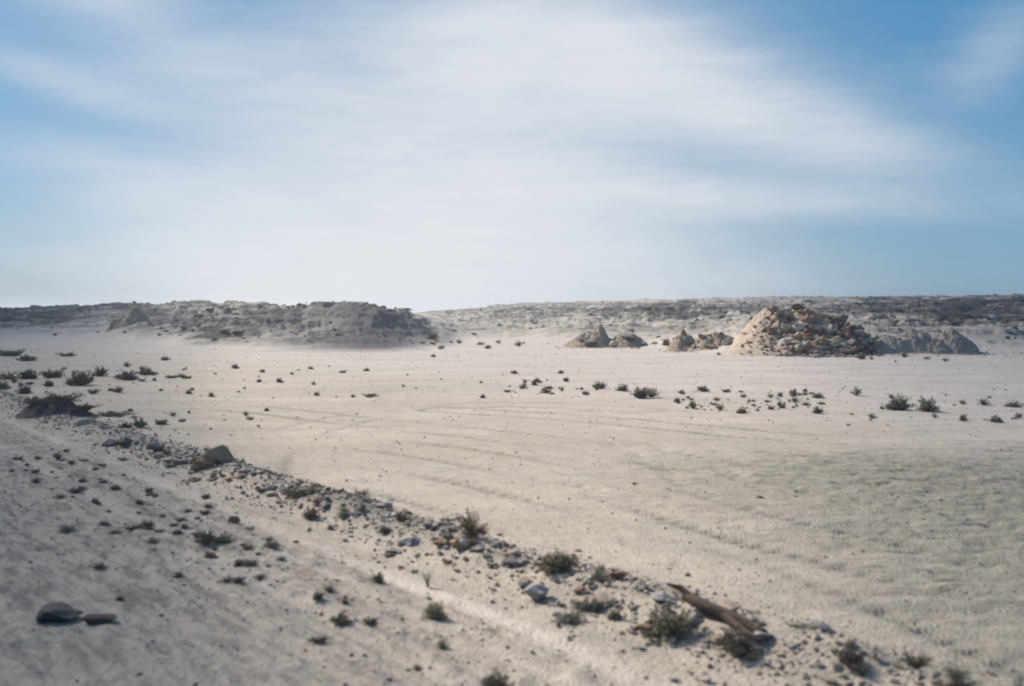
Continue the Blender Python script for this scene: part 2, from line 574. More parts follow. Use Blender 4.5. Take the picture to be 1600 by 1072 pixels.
def stone_mat(name, c1, c2, c3=None, sc=3.0, dust=.5):
    m, g, bs = new_mat(name)
    tcn = g.n('ShaderNodeTexCoord')
    P = tcn.outputs['Object']
    oi = g.n('ShaderNodeObjectInfo')
    a = g.noise(P, sc, 6, 0.65, 0.3)
    b = g.noise(P, sc * 6, 4, 0.7)
    c = g.mix(g.ramp(a, 0.35, 0.65), c1, c2)
    if c3:
        c = g.mix(g.m('MULTIPLY', g.ramp(b, 0.52, 0.7), 0.7), c, c3)
    val = g.m('ADD', g.m('MULTIPLY', oi.outputs['Random'], 0.5), 0.75)
    hs = g.n('ShaderNodeHueSaturation')
    g.put(hs.inputs['Value'], val); g.put(hs.inputs['Color'], c)
    geo = g.n('ShaderNodeNewGeometry')
    sx = g.n('ShaderNodeSeparateXYZ'); g.put(sx.inputs[0], geo.outputs['Normal'])
    du = g.m('MULTIPLY', g.ramp(g.m('ADD', sx.outputs[2], g.m('MULTIPLY', g.m('SUBTRACT', b, .5), .8)), .35, .95), dust)
    g.put(bs.inputs['Base Color'], g.mix(du, hs.outputs[0], (0.46, 0.39, 0.31)))
    bm = g.n('ShaderNodeBump')
    bm.inputs['Strength'].default_value = 0.6
    bm.inputs['Distance'].default_value = 0.05
    g.put(bm.inputs['Height'], g.m('ADD', a, g.m('MULTIPLY', b, 0.4)))
    g.t.links.new(bm.outputs[0], bs.inputs['Normal'])
    return m


def leaf_mat(name, c1, c2):
    m, g, bs = new_mat(name)
    oi = g.n('ShaderNodeObjectInfo')
    geo = g.n('ShaderNodeNewGeometry')
    c = g.mix(geo.outputs['Random Per Island'], c1, c2)
    hs = g.n('ShaderNodeHueSaturation')
    g.put(hs.inputs['Value'], g.m('ADD', g.m('MULTIPLY', oi.outputs['Random'], 0.5), 0.75))
    g.put(hs.inputs['Color'], c)
    g.put(bs.inputs['Base Color'], hs.outputs[0])
    bs.inputs['Roughness'].default_value = 0.8
    return m


M = dict(
    soil=ground_mat(),
    tan=stone_mat("sandstone_tan", (0.40, 0.30, 0.205), (0.28, 0.205, 0.14), (0.48, 0.38, 0.27), dust=0.2),
    pale=stone_mat("limestone_pale", (0.52, 0.45, 0.36), (0.40, 0.34, 0.27), (0.33, 0.27, 0.2)),
    brown=stone_mat("stone_brown", (0.25, 0.15, 0.09), (0.155, 0.098, 0.065), (0.34, 0.22, 0.14), dust=0.12),
    umber=stone_mat("stone_dark_brown", (0.09, 0.065, 0.055), (0.055, 0.045, 0.042), (0.14, 0.105, 0.09), dust=0.1),
    orange=stone_mat("stone_orange", (0.42, 0.22, 0.10), (0.33, 0.18, 0.09), (0.5, 0.33, 0.2)),
    grey=stone_mat("stone_grey", (0.21, 0.195, 0.17), (0.15, 0.14, 0.125), (0.29, 0.26, 0.22), dust=0.35),
    greybrown=stone_mat("stone_grey_brown", (0.27, 0.215, 0.165), (0.20, 0.16, 0.13), (0.34, 0.28, 0.22)),
    blue=stone_mat("stone_blue_grey", (0.25, 0.26, 0.262), (0.18, 0.188, 0.193), (0.36, 0.35, 0.335)),
    black=stone_mat("asphalt_block", (0.045, 0.042, 0.042), (0.03, 0.03, 0.032), (0.08, 0.075, 0.07), dust=0.15),
    spoil=stone_mat("spoil_earth", (0.36, 0.32, 0.26), (0.28, 0.25, 0.205), (0.16, 0.145, 0.12), 1.2, dust=0),
    sand=stone_mat("spoil_sand", (0.37, 0.295, 0.215), (0.27, 0.215, 0.155), (0.20, 0.16, 0.12), 1.1, dust=0),
    debris=stone_mat("debris_earth", (0.105, 0.08, 0.07), (0.06, 0.052, 0.05), (0.17, 0.14, 0.12), 2.0, dust=0.05),
    olive=leaf_mat("foliage_olive", (0.15, 0.136, 0.085), (0.28, 0.25, 0.17)),
    dark=leaf_mat("foliage_dark", (0.12, 0.103, 0.073), (0.24, 0.205, 0.15)),
    silver=leaf_mat("foliage_silver", (0.16, 0.165, 0.12), (0.26, 0.25, 0.19)),
    dry=leaf_mat("foliage_dry", (0.15, 0.11, 0.075), (0.27, 0.21, 0.15)),
    twig=leaf_mat("twigs", (0.10, 0.08, 0.06), (0.17, 0.14, 0.11)),
    wood=stone_mat("weathered_wood", (0.07, 0.045, 0.032), (0.035, 0.026, 0.022), (0.13, 0.09, 0.065), 2.5, dust=.1),
)

# ------------------------------------------------------------------ build the ground and the hills
gx, gy, gz, quads, tris = polar_mesh()
gr = np.hypot(gx, gy)
gaz = np.arctan2(gx, gy)
gv_ = gx * VX + gy * VY
gu_ = gx * UX + gy * UY
azc = np.clip(gaz, AZG[0], AZG[-1])
dark = lookup(DT, azc, np.log(gr + 1e-6)) * np.clip(lookup(ZT, azc, np.log(gr + 1e-6)) / 0.8, 0, 1)
dark *= 1 - sstep(np.abs(gaz), 1.6, 2.2)
wobv = 0.10 * perlin(gu_ * 0.3, gu_ * 0, 41)
strip = np.exp(-((gv_ - 5.45 - wobv) / 0.16) ** 2) + 0.6 * np.exp(-((gv_ - 4.25 + wobv) / 0.14) ** 2)
strip += 0.45 * np.exp(-((gv_ - 4.95 - wobv) / 0.08) ** 2)
strip *= np.clip(0.75 + 0.9 * perlin(gu_ * 0.35, gv_ * 1.2, 43), 0, 1)
strip *= 1 - sstep(gr, 40, 60)
gravel = 1 - sstep(gv_ + 0.25 * perlin(gu_ * .5, gv_ * .5, 44), 4.9, 6.3)
gravel = 0.9 * gravel + 0.65 * np.exp(-((gv_ - 6.65) / 0.5) ** 2)
gravel *= 0.35 + 0.65 * sstep(gu_, 3, 12)
gravel = np.clip(gravel * (1 - sstep(gr, 60, 110)), 0, 1)
coarse_a = coarse(gx, gy)
ruts_a, _ = rut_field(gx, gy)
flank_shade = np.exp(-((gaz - math.atan(-225 / F)) / .072) ** 2) * (1 - sstep(gr, 100, 118)) * np.clip(gz / .3, 0, 1)  # mask of the painted shade on the left rise
warm_a = 1 - sstep(gv_, 9, 34)

fc = quads.mean(axis=1) if False else None
fr = gr[quads].mean(axis=1)
faz = gaz[quads[:, 0]]
ffoot = np.interp(np.clip(faz, AZG[0], AZG[-1]), AZG, FT)
is_hill = (fr > ffoot) & (np.abs(faz) < 1.9)
fv = gv_[quads].mean(axis=1)
is_road = (fv < 6.2) & ~is_hill
V = np.stack([gx, gy, gz], 1)


def sub_mesh(name, sel, extra=None):
    q = quads[sel]
    used = np.unique(q)
    if extra is not None:
        used = np.unique(np.concatenate([used, np.array(extra).ravel()]))
    remap = np.full(len(V), -1)
    remap[used] = np.arange(len(used))
    return mesh_from(name, V[used], remap[q], None if extra is None else remap[np.array(extra)], M['soil'],
                     attrs=dict(dark=dark[used], strip=strip[used], gravel=gravel[used], coarse=coarse_a[used], flank=flank_shade[used], warm=warm_a[used], ruts=ruts_a[used]))


link("ground", sub_mesh("ground", ~is_hill & ~is_road), kind="structure", label="pale sandy desert plain with faint tyre tracks")
link("roadside_track", sub_mesh("roadside_track", is_road, tris), kind="structure", label="grey gravelly dirt shoulder beside the road")
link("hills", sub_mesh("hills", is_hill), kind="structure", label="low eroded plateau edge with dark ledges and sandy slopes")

# ------------------------------------------------------------------ helper: photo point -> place on the terrain
_cp, _sp = math.cos(PITCH), math.sin(PITCH)


def at(px, py):
    dx, dz = (px - 800) / F, -(py - 536) / F
    d = Vector((dx, _cp + dz * _sp, -_sp + dz * _cp))
    ts = np.exp(np.linspace(math.log(3), math.log(450), 150))
    for _ in range(2):
        below = np.nonzero(H + d.z * ts < height(d.x * ts, d.y * ts))[0]
        i = int(below[0]) if len(below) else len(ts) - 1
        ts = np.linspace(ts[max(i - 1, 0)], ts[i], 40)
    t = float(ts[-1])
    x, y = d.x * t, d.y * t
    return Vector((x, y, zat(x, y)))


def px_size(p):
    return p.y / F       # metres per photo pixel at that depth


# ------------------------------------------------------------------ rock prototypes
rng = random.Random(7)


def rock_mesh(seed, sq=(1, 0.8, 0.65), npts=14, cuts=2, amp=0.05, name="rock"):
    r = random.Random(seed)
    bm = bmesh.new()
    for _ in range(npts):
        v = Vector((r.gauss(0, 1), r.gauss(0, 1), r.gauss(0, 1))).normalized()
        v = v * (0.80 + 0.25 * r.random())
        bm.verts.new((v.x * sq[0] * .5, v.y * sq[1] * .5, v.z * sq[2] * .5))
    res = bmesh.ops.convex_hull(bm, input=bm.verts)
    junk = [e for e in res.get('geom_interior', []) if isinstance(e, bmesh.types.BMVert)]
    if junk:
        bmesh.ops.delete(bm, geom=list(set(junk)), context='VERTS')
    bmesh.ops.bevel(bm, geom=list(bm.edges), offset=0.02, segments=1, affect='EDGES')
    bmesh.ops.triangulate(bm, faces=bm.faces)
    bmesh.ops.subdivide_edges(bm, edges=bm.edges, cuts=cuts, use_grid_fill=True)
    off = Vector((seed * 3.1, seed * 1.7, 0))
    bm.normal_update()
    for v in bm.verts:
        n = mnoise.noise(v.co * 4 + off) * amp + mnoise.noise(v.co * 11 + off) * amp * 0.5
        v.co += v.normal * n
    zmin = min(v.co.z for v in bm.verts)
    for v in bm.verts:
        v.co.z -= zmin * 0.62        # origin a little above the lowest point: the stone sits in the soil
    me = bpy.data.meshes.new(name)
    bm.to_mesh(me); bm.free()
    me.materials.append(M['tan'])
    return me


ROCKS = [rock_mesh(i, (1, .62 + .06 * (i % 6), .45 + .07 * (i % 5)), 11 + i % 6) for i in range(12)]
SLABS = [rock_mesh(40 + i, (1, .6, .26), 12, 2, .03) for i in range(3)]
PEBBLES = [rock_mesh(60 + i, (1, .8, .6), 9, 0, .03) for i in range(5)]


def rock(px, py, wpx, mat, label=None, proto=None, hz=None, group=None, rz=None, name="rock", tilt=0.25, loc=None, cat="rock", dy=1.0):
    p = loc if loc is not None else at(px, py)
    s = wpx * px_size(p)
    me = proto if proto is not None else rng.choice(ROCKS)
    o = link(name, me)
    o.location = p
    zz = hz if hz is not None else rng.uniform(.8, 1.15)
    o.scale = (s, s * dy, s * zz)
    o.rotation_euler = (rng.uniform(-tilt, tilt), rng.uniform(-tilt, tilt), rng.uniform(-3, 3) if rz is None else rz)
    o.material_slots[0].link = 'OBJECT'
    o.material_slots[0].material = M[mat]
    o['category'] = cat
    if label:
        o['label'] = label
    if group:
        o['group'] = group
    return o


# ------------------------------------------------------------------ shrubs
def shrub_meshes(seed, kind):
    """unit shrub, radius 0.5, height about 0.5..0.8: (foliage mesh, stems mesh)"""
    r = np.random.default_rng(seed)
    V_, Q_, T_ = [], [], []
    SV, SQ = [], []
    ns = {'dome': 46, 'tuft': 60, 'spread': 50, 'stalk': 16}[kind]
    tips = []
    lobes = [(r.uniform(-.22, .22), r.uniform(-.22, .22), r.uniform(.5, 1)) for _ in range(4)]
    for k in range(ns):
        a = r.uniform(0, 2 * math.pi)
        if kind == 'dome':
            el = math.asin(r.uniform(0.08, 1)); L = r.uniform(.26, .55); flat = .95
        elif kind == 'tuft':
            el = math.asin(r.uniform(0.25, 1)); L = r.uniform(.30, .62); flat = 1.15
        elif kind == 'spread':
            el = math.asin(r.uniform(0.05, .8)); L = r.uniform(.15, .66); flat = .62
        else:
            el = r.uniform(1.0, 1.5); L = r.uniform(.7, 1.25); flat = 1.0
        b0 = np.array([r.normal(0, .06), r.normal(0, .06), -0.03])
        tip = np.array([math.cos(a) * math.cos(el) * L, math.sin(a) * math.cos(el) * L, math.sin(el) * L * flat])
        tip = tip * (0.8 + 0.3 * lobes[k % 4][2]) + np.array([lobes[k % 4][0], lobes[k % 4][1], 0]) * .6
        mid = (b0 + tip) / 2 + np.array([r.normal(0, .04), r.normal(0, .04), .05])
        wd = 0.008 if kind != 'stalk' else 0.014
        side = np.cross(tip - b0, [0, 0, 1.0]); side /= (np.linalg.norm(side) + 1e-9)
        up = np.cross(side, tip - b0); up /= (np.linalg.norm(up) + 1e-9)
        base = len(SV)
        for q, ww in ((b0, wd * 1.6), (mid, wd), (tip, wd * .35)):
            for ang in (0, 2.09, 4.19):
                SV.append(q + (side * math.cos(ang) + up * math.sin(ang)) * ww)
        for s_ in range(2):
            for c in range(3):
                i = base + s_ * 3 + c; j = base + s_ * 3 + (c + 1) % 3
                SQ.append((i, j, j + 3, i + 3))
        tips.append((b0, mid, tip))
    nl = {'dome': 2600, 'tuft': 1100, 'spread': 1800, 'stalk': 520}[kind]
    for k in range(nl):
        b0, mid, tip = tips[r.integers(len(tips))]
        t = 1 - abs(r.normal(0, .38)); t = min(max(t, .12), 1.04)
        p = (b0 * (1 - t) ** 2 + 2 * mid * t * (1 - t) + tip * t * t) + r.normal(0, .032, 3)
        p[2] = max(p[2], .004)
        d = r.normal(0, 1, 3); d /= np.linalg.norm(d)
        if kind == 'tuft':
            d = (tip - b0); d = d / np.linalg.norm(d) + r.normal(0, .25, 3); d /= np.linalg.norm(d)
            L, wd = r.uniform(.07, .16), .009
        else:
            d[2] = abs(d[2]) * .8
            L, wd = r.uniform(.035, .075), r.uniform(.011, .022)
        sd_ = np.cross(d, r.normal(0, 1, 3)); sd_ /= (np.linalg.norm(sd_) + 1e-9)
        i = len(V_)
        V_ += [p, p + d * L * .5 + sd_ * wd, p + d * L, p + d * L * .5 - sd_ * wd]
        Q_.append((i, i + 1, i + 2, i + 3))
    return (np.array(V_), np.array(Q_)), (np.array(SV), np.array(SQ))


SHR = {}
for kind, n in (('dome', 4), ('tuft', 3), ('spread', 3), ('stalk', 2)):
    for i in range(n):
        (fv_, fq), (sv, sq_) = shrub_meshes(100 + i * 7 + len(kind) * 31, kind)
        SHR[(kind, i)] = (mesh_from("foliage", fv_, fq, None, M['olive'], smooth=False),
                          mesh_from("stems", sv, sq_, None, M['twig'], smooth=True))
_cnt = {}


def shrub(px, py, wpx, hpx, kind, mat, label, group=None, name="shrub", cat="shrub", loc=None, stem='twig'):
    p = loc if loc is not None else at(px, py)
    k = px_size(p)
    i = _cnt.get(kind, 0); _cnt[kind] = i + 1
    n = {'dome': 4, 'tuft': 3, 'spread': 3, 'stalk': 2}[kind]
    fm, sm = SHR[(kind, i % n)]
    e = bpy.data.objects.new(name, None)
    e.empty_display_size = 0.1
    COL.objects.link(e)
    e.location = p
    e.rotation_euler = (0, 0, rng.uniform(-3, 3))
    hh = {'dome': .5, 'tuft': .62, 'spread': .3, 'stalk': 1.15}[kind]
    e.scale = (wpx * k * 1.0, wpx * k * rng.uniform(.8, 1.0), min(hpx * k * 1.1 / hh, wpx * k * 1.25))
    e['label'] = label; e['category'] = cat
    if group:
        e['group'] = group
    f = link("foliage", fm, e); s_ = link("stems", sm, e)
    for o, mm in ((f, mat), (s_, stem)):
        o.material_slots[0].link = 'OBJECT'
        o.material_slots[0].material = M[mm]
    return e


# ------------------------------------------------------------------ heaps of earth
def heap(name, prof, cx, cy, rx, ry, rz, mat, label, cat, amp=.25, nf=1.0, seed=0, nx=170, ny=120, group=None):
    """mound patch: prof(s, t) gives the height for s, t in -1..1; edges dip below the soil"""
    s, t = np.meshgrid(np.linspace(-1, 1, nx), np.linspace(-1, 1, ny))
    s, t = s.ravel(), t.ravel()
    c, sn = math.cos(rz), math.sin(rz)
    x = cx + s * rx * c - t * ry * sn
    y = cy + s * rx * sn + t * ry * c
    hgt = prof(s, t)
    edge = np.maximum(np.abs(s), np.abs(t))
    n = fbm(x * nf, y * nf, 5, 200 + seed, .58) * amp * np.clip(hgt / (hgt.max() * .4), 0, 1)
    g = fbm(x * nf * .8, y * nf * .3, 3, 300 + seed, .5, ridge=True) * amp * .5 * np.clip(hgt / (hgt.max() * .4), 0, 1)
    z = height(x, y, fine=True) + hgt + n + g - 0.05 - 0.12 * sstep(edge, .85, 1)
    i, j = np.meshgrid(np.arange(nx - 1), np.arange(ny - 1))
    i, j = i.ravel(), j.ravel()
    q = np.stack([j * nx + i, j * nx + i + 1, (j + 1) * nx + i + 1, (j + 1) * nx + i], 1)
    z0 = float(height(np.array([cx]), np.array([cy]))[0])
    me = mesh_from(name, np.stack([x - cx, y - cy, z - z0], 1), q, None, M[mat])
    o = link(name, me, label=label, category=cat, group=group)
    o.location = (cx, cy, z0)

    def zf(wx, wy):
        """top of this heap at a world point"""
        dx, dy = wx - cx, wy - cy
        a = (dx * c + dy * sn) / rx
        b = (-dx * sn + dy * c) / ry
        h_ = prof(np.atleast_1d(a), np.atleast_1d(b))
        hm_ = np.clip(h_ / hmax, 0, 1)
        xa, ya = np.atleast_1d(wx).astype(float), np.atleast_1d(wy).astype(float)
        n_ = fbm(xa * nf, ya * nf, 5, 200 + seed, .58) * amp * np.clip(h_ / (hmax * .4), 0, 1)
        g_ = fbm(xa * nf * .8, ya * nf * .3, 3, 300 + seed, .5, ridge=True) * amp * .5 * np.clip(h_ / (hmax * .4), 0, 1)
        out = height(xa, ya) + h_ + n_ + g_ - .05
        return out if np.ndim(wx) else float(out[0])
    hmax = hgt.max()
    return o, zf


def bump(s, t, cs, ct, ws, wt_, h):
    q = np.sqrt(((s - cs) / ws) ** 2 + ((t - ct) / wt_) ** 2)
    return h * ((.1 if q.size and h < 1.6 else .5) * np.clip(1 - q, 0, 1) + (.9 if h < 1.6 else .5) * np.clip(1 - q * q, 0, 1) ** 1.4)


def G(px, py):
    """world x, y of a photo point on the flat plain"""
    dx, dz = (px - 800) / F, -(py - 536) / F
    d = Vector((dx, _cp + dz * _sp, -_sp + dz * _cp))
    t = H / -d.z
    return d.x * t, d.y * t


# big rubble heap: x 1150..1400, base y about 556
D1 = 70.0
k1 = D1 / F


def X1(px):
    return (px - 800) * k1


_c1 = X1(1265)


def prof1(s, t):
    px = 1265 + s * 150
    h = np.maximum(bump(s, t, -.30, .15, .43, .85, 2.75), bump(s, t, -.05, .1, .62, .8, 2.55))
    h = np.maximum(h, bump(s, t, .27, .05, .62, .8, 2.2))
    h = np.maximum(h, bump(s, t, -.1, -.35, .85, .6, 1.1))
    return h


o1, z1 = heap("rubble_heap", prof1, _c1, D1 + 1.5, 150 * k1, 5.2, 0, 'sand',
              "tall sandy quarry heap covered with brown boulders, right of centre", "rubble heap", amp=.18, nf=.8, seed=1)


# eroded grey bank to its right
def prof2(s, t):
    h = np.maximum(bump(s, t, -.55, 0, .5, .9, .95), bump(s, t, -.1, .05, .55, .9, 1.15))
    h = np.maximum(h, bump(s, t, .5, .0, .5, .9, 1.25))
    h = np.maximum(h, bump(s, t, .15, -.3, .4, .6, .75))
    return h * 1.05


o2, z2 = heap("spoil_bank", prof2, X1(1445) , D1 + .5, 92 * k1, 2.6, R(-4), 'spoil',
              "low gullied grey spoil bank at the foot of the boulder heap, towards the right edge", "earth bank", amp=.20, nf=1.2, seed=2)

D3 = 86.0
k3 = D3 / F


def X3(px):
    return (px - 800) * k3


def prof3(s, t):
    h = np.maximum(bump(s, t, -.08, .1, .26, .6, 1.9), bump(s, t, -.25, -.1, .62, .8, 1.15))
    h = np.maximum(h, bump(s, t, .45, -.05, .45, .7, 1.05))
    return h


o3, z3 = heap("spoil_mound", prof3, X3(945), D3 + 1, 80 * k3, 3.4, 0, 'sand',
              "pale spoil mound with a pointed cone on top, nearest the middle of the photo", "earth mound", amp=.17, nf=1.0, seed=3)

D4 = 75.0
k4 = D4 / F


def prof4(s, t):
    return np.maximum(bump(s, t, -.35, .35, .5, .6, 1.25), bump(s, t, .25, -.1, .7, .8, .85))


o4, z4 = heap("spoil_mound", prof4, (1098 - 800) * k4, D4 + 1.4, 62 * k4, 2.8, 0, 'sand',
              "small sandy mound strewn with brown rocks, between the pointed mound and the boulder heap", "earth mound", amp=.15, nf=1.2, seed=4)

# dark debris heap near the left edge
_x, _y = G(80, 652)


def prof5(s, t):
    return np.maximum(bump(s, t, -.35, .1, .6, .9, .38), bump(s, t, .15, .1, .8, .85, .33))


o5, z5 = heap("debris_heap", prof5, _x, _y + .3, 1.35, .9, R(-8), 'debris',
              "low dark brown debris heap at the left edge with two pale patches", "debris heap", amp=.06, nf=2.0, seed=5, nx=120, ny=80)
_x5, _y5 = _x, _y + .3
# lump of pale earth on the left slope
p6 = at(188, 512)


def prof6(s, t):
    return np.maximum(bump(s, t, .1, .1, .7, .9, 1.9), bump(s, t, -.4, -.1, .5, .8, 1.1))


heap("spoil_mound", prof6, p6.x, p6.y + 3, 36 * p6.y / F, 4.0, 0, 'sand',
     "pale crumbly mound on the dark slope near the left edge", "earth mound", amp=.3, nf=.6, seed=6, nx=110, ny=80)

# the small square outcrop on the crest of the left rise
for (px, ww, hh) in ((570, 27, 14),):
    r_ = 98 / 1.0
    xx = (px - 800) / F * r_
    zz = H + (492 - 483) / F * r_
    o = rock(px, 0, ww, 'grey', "flat topped rock outcrop on the crest of the dark left rise", SLABS[0], hz=2.0, rz=.1,
             name="rock_outcrop", loc=Vector((xx, r_, zat(xx, r_) - .15)), tilt=.02, cat="outcrop")

# ------------------------------------------------------------------ boulders on the big heap
GP = "boulders on the big rubble heap"


def heap_rock(zf, cx, px, py_t, k, ww, mat, label, group, hz=None, proto=None, rz=None, tilt=.6, base_y=None):
    """py_t (-1..1) runs from the front to the back of the heap"""
    x = (px - 800) * k
    y = base_y + py_t
    return rock(0, 0, ww, mat, label, proto, hz=hz, group=group, rz=rz, tilt=tilt,
                loc=Vector((x, y, zf(x, y) + ww * k * .02)), name="boulder", cat="boulder")


heap_rock(z1, 0, 1222, -1.2, k1, 52, 'pale', "long pale slab leaning up to the right on the front of the boulder heap", GP, .9, SLABS[1], rz=.5, base_y=D1)
heap_rock(z1, 0, 1262, -2.6, k1, 44, 'tan', "broad tan slab lying low on the front of the boulder heap", GP, .9, SLABS[2], rz=0.1, tilt=.15, base_y=D1)
heap_rock(z1, 0, 1218, 1.6, k1, 26, 'brown', "brown block standing on the very top of the boulder heap", GP, 1.0, ROCKS[2], base_y=D1)
heap_rock(z1, 0, 1262, .1, k1, 26, 'brown', "reddish brown upright boulder in the middle of the boulder heap", GP, 1.5, ROCKS[4], base_y=D1)
heap_rock(z1, 0, 1216, .0, k1, 22, 'tan', "tall tan boulder at the upper left of the boulder heap", GP, 1.7, ROCKS[5], base_y=D1)
MW = dict(brown="brown", tan="tan", umber="dark brown", pale="pale", grey="grey", blue="blue-grey", orange="orange")
for k in range(235):
    px = rng.gauss(1268, 46)
    if not 1204 < px < 1362:
        px = rng.uniform(1212, 1335)
    ty = rng.uniform(-3.2, 1.6) if px < 1325 else rng.uniform(-2, .5)
    ww = rng.choice([10, 12, 14, 16, 18, 21, 24, 28])
    mm = rng.choice(['brown', 'brown', 'tan', 'tan', 'umber', 'pale', 'brown', 'tan'] if px < 1310 else ['umber', 'grey', 'brown', 'tan', 'umber'])  # more dark stones on the right, colouring in the heap's shaded side
    side = "left" if px < 1240 else "middle" if px < 1285 else "right"
    lev = "crest" if ty > 0 else "face" if ty > -1.8 else "foot"
    sz = "small" if ww < 13 else "large"
    heap_rock(z1, 0, px, ty, k1, ww, mm, f"{sz} {MW[mm]} boulder piled on the {side} {lev} of the tall rubble heap",
              GP, base_y=D1)
for k in range(16):
    heap_rock(z1, 0, rng.uniform(1235, 1320), rng.uniform(-4.3, -3.2), k1, rng.uniform(7, 17), rng.choice(['grey', 'grey', 'umber']),
              "grey block fallen along the front foot of the tall boulder heap", "fallen blocks at the foot of the heap", base_y=D1)
for k in range(18):
    heap_rock(z1, 0, rng.uniform(1158, 1200), rng.uniform(-2.5, 1.5), k1, rng.uniform(4, 9), rng.choice(['brown', 'tan', 'brown']),
              "small brown stone on the smooth sandy left flank of the boulder heap", "stones on the sandy left flank", base_y=D1)
o = heap_rock(z1, 0, 1248, -4.6, k1, 34, 'grey', "low long grey block at the front left foot of the boulder heap", "fallen blocks at the foot of the heap", .9, SLABS[0], rz=.15, tilt=.05, base_y=D1)
for k in range(10):
    heap_rock(z2, 0, rng.uniform(1385, 1510), rng.uniform(-1.6, .4), k1, rng.uniform(5, 10), rng.choice(['grey', 'tan', 'grey']),
              "small grey stone lying on the gullied spoil bank", "stones on the spoil bank", base_y=D1)
# small mound left of it
for i, (px, ty, ww, mm, lb) in enumerate([
        (1075, 1.2, 17, 'brown', "brown boulder crowning the back of the small sandy mound"),
        (1068, .6, 11, 'tan', "tan stone on the left shoulder of the small sandy mound"),
        (1084, .4, 12, 'umber', "dark round boulder below the crown of the small sandy mound"),
        (1098, -.3, 20, 'brown', "widest brown boulder in the middle of the small sandy mound"),
        (1086, -.8, 13, 'grey', "grey boulder on the left front of the small sandy mound"),
        (1128, -.4, 12, 'umber', "upright dark boulder at the right end of the small sandy mound"),
        (1112, -.2, 10, 'brown', "small brown boulder right of the widest one on the small sandy mound"),
        (1105, -2.2, 28, 'grey', "long low grey boulder at the front foot of the small sandy mound"),
        (1132, -2.3, 24, 'grey', "grey flat boulder at the front right corner of the small sandy mound")]):
    heap_rock(z4, 0, px, ty, k4, ww, mm, lb, None, base_y=D4 + 1)
for k in range(22):
    heap_rock(z4, 0, rng.gauss(1095, 20), rng.uniform(-2, 1.6), k4, rng.uniform(3.5, 8), rng.choice(['brown', 'grey', 'umber', 'tan']),
              "small brown stone scattered over the small sandy mound", "stones on the small sandy mound", base_y=D4 + 1)
for (px, ty, ww, mm, lb) in [
        (905, -.6, 20, 'grey', "grey rounded boulder at the left end of the pointed spoil mound"),
        (922, -1.6, 26, 'grey', "wide grey block along the front foot of the pointed spoil mound"),
        (974, -.2, 17, 'grey', "dark grey block on the right shoulder of the pointed spoil mound"),
        (985, -.5, 15, 'umber', "dark block at the right end of the pointed spoil mound"),
        (957, -1.8, 20, 'pale', "pale slab at the front right foot of the pointed spoil mound"),
        (1005, -.6, 15, 'grey', "grey stone lying apart to the right of the pointed spoil mound"),
        (1022, -.3, 14, 'grey', "farthest right grey stone of the line beside the pointed spoil mound")]:
    heap_rock(z3, 0, px, ty, k3, ww, mm, lb, None, base_y=D3, tilt=.3)

# pale patches by the debris heap at left
rock(68, 661, 20, 'pale', "small pale slab showing through the dark debris heap at the left edge", SLABS[1], hz=2.2, name="slab", cat="slab", tilt=.1)
rock(128, 663, 32, 'pale', "larger pale slab at the right end of the dark debris heap", SLABS[2], hz=2.2, rz=.2, name="slab", cat="slab", tilt=.1)

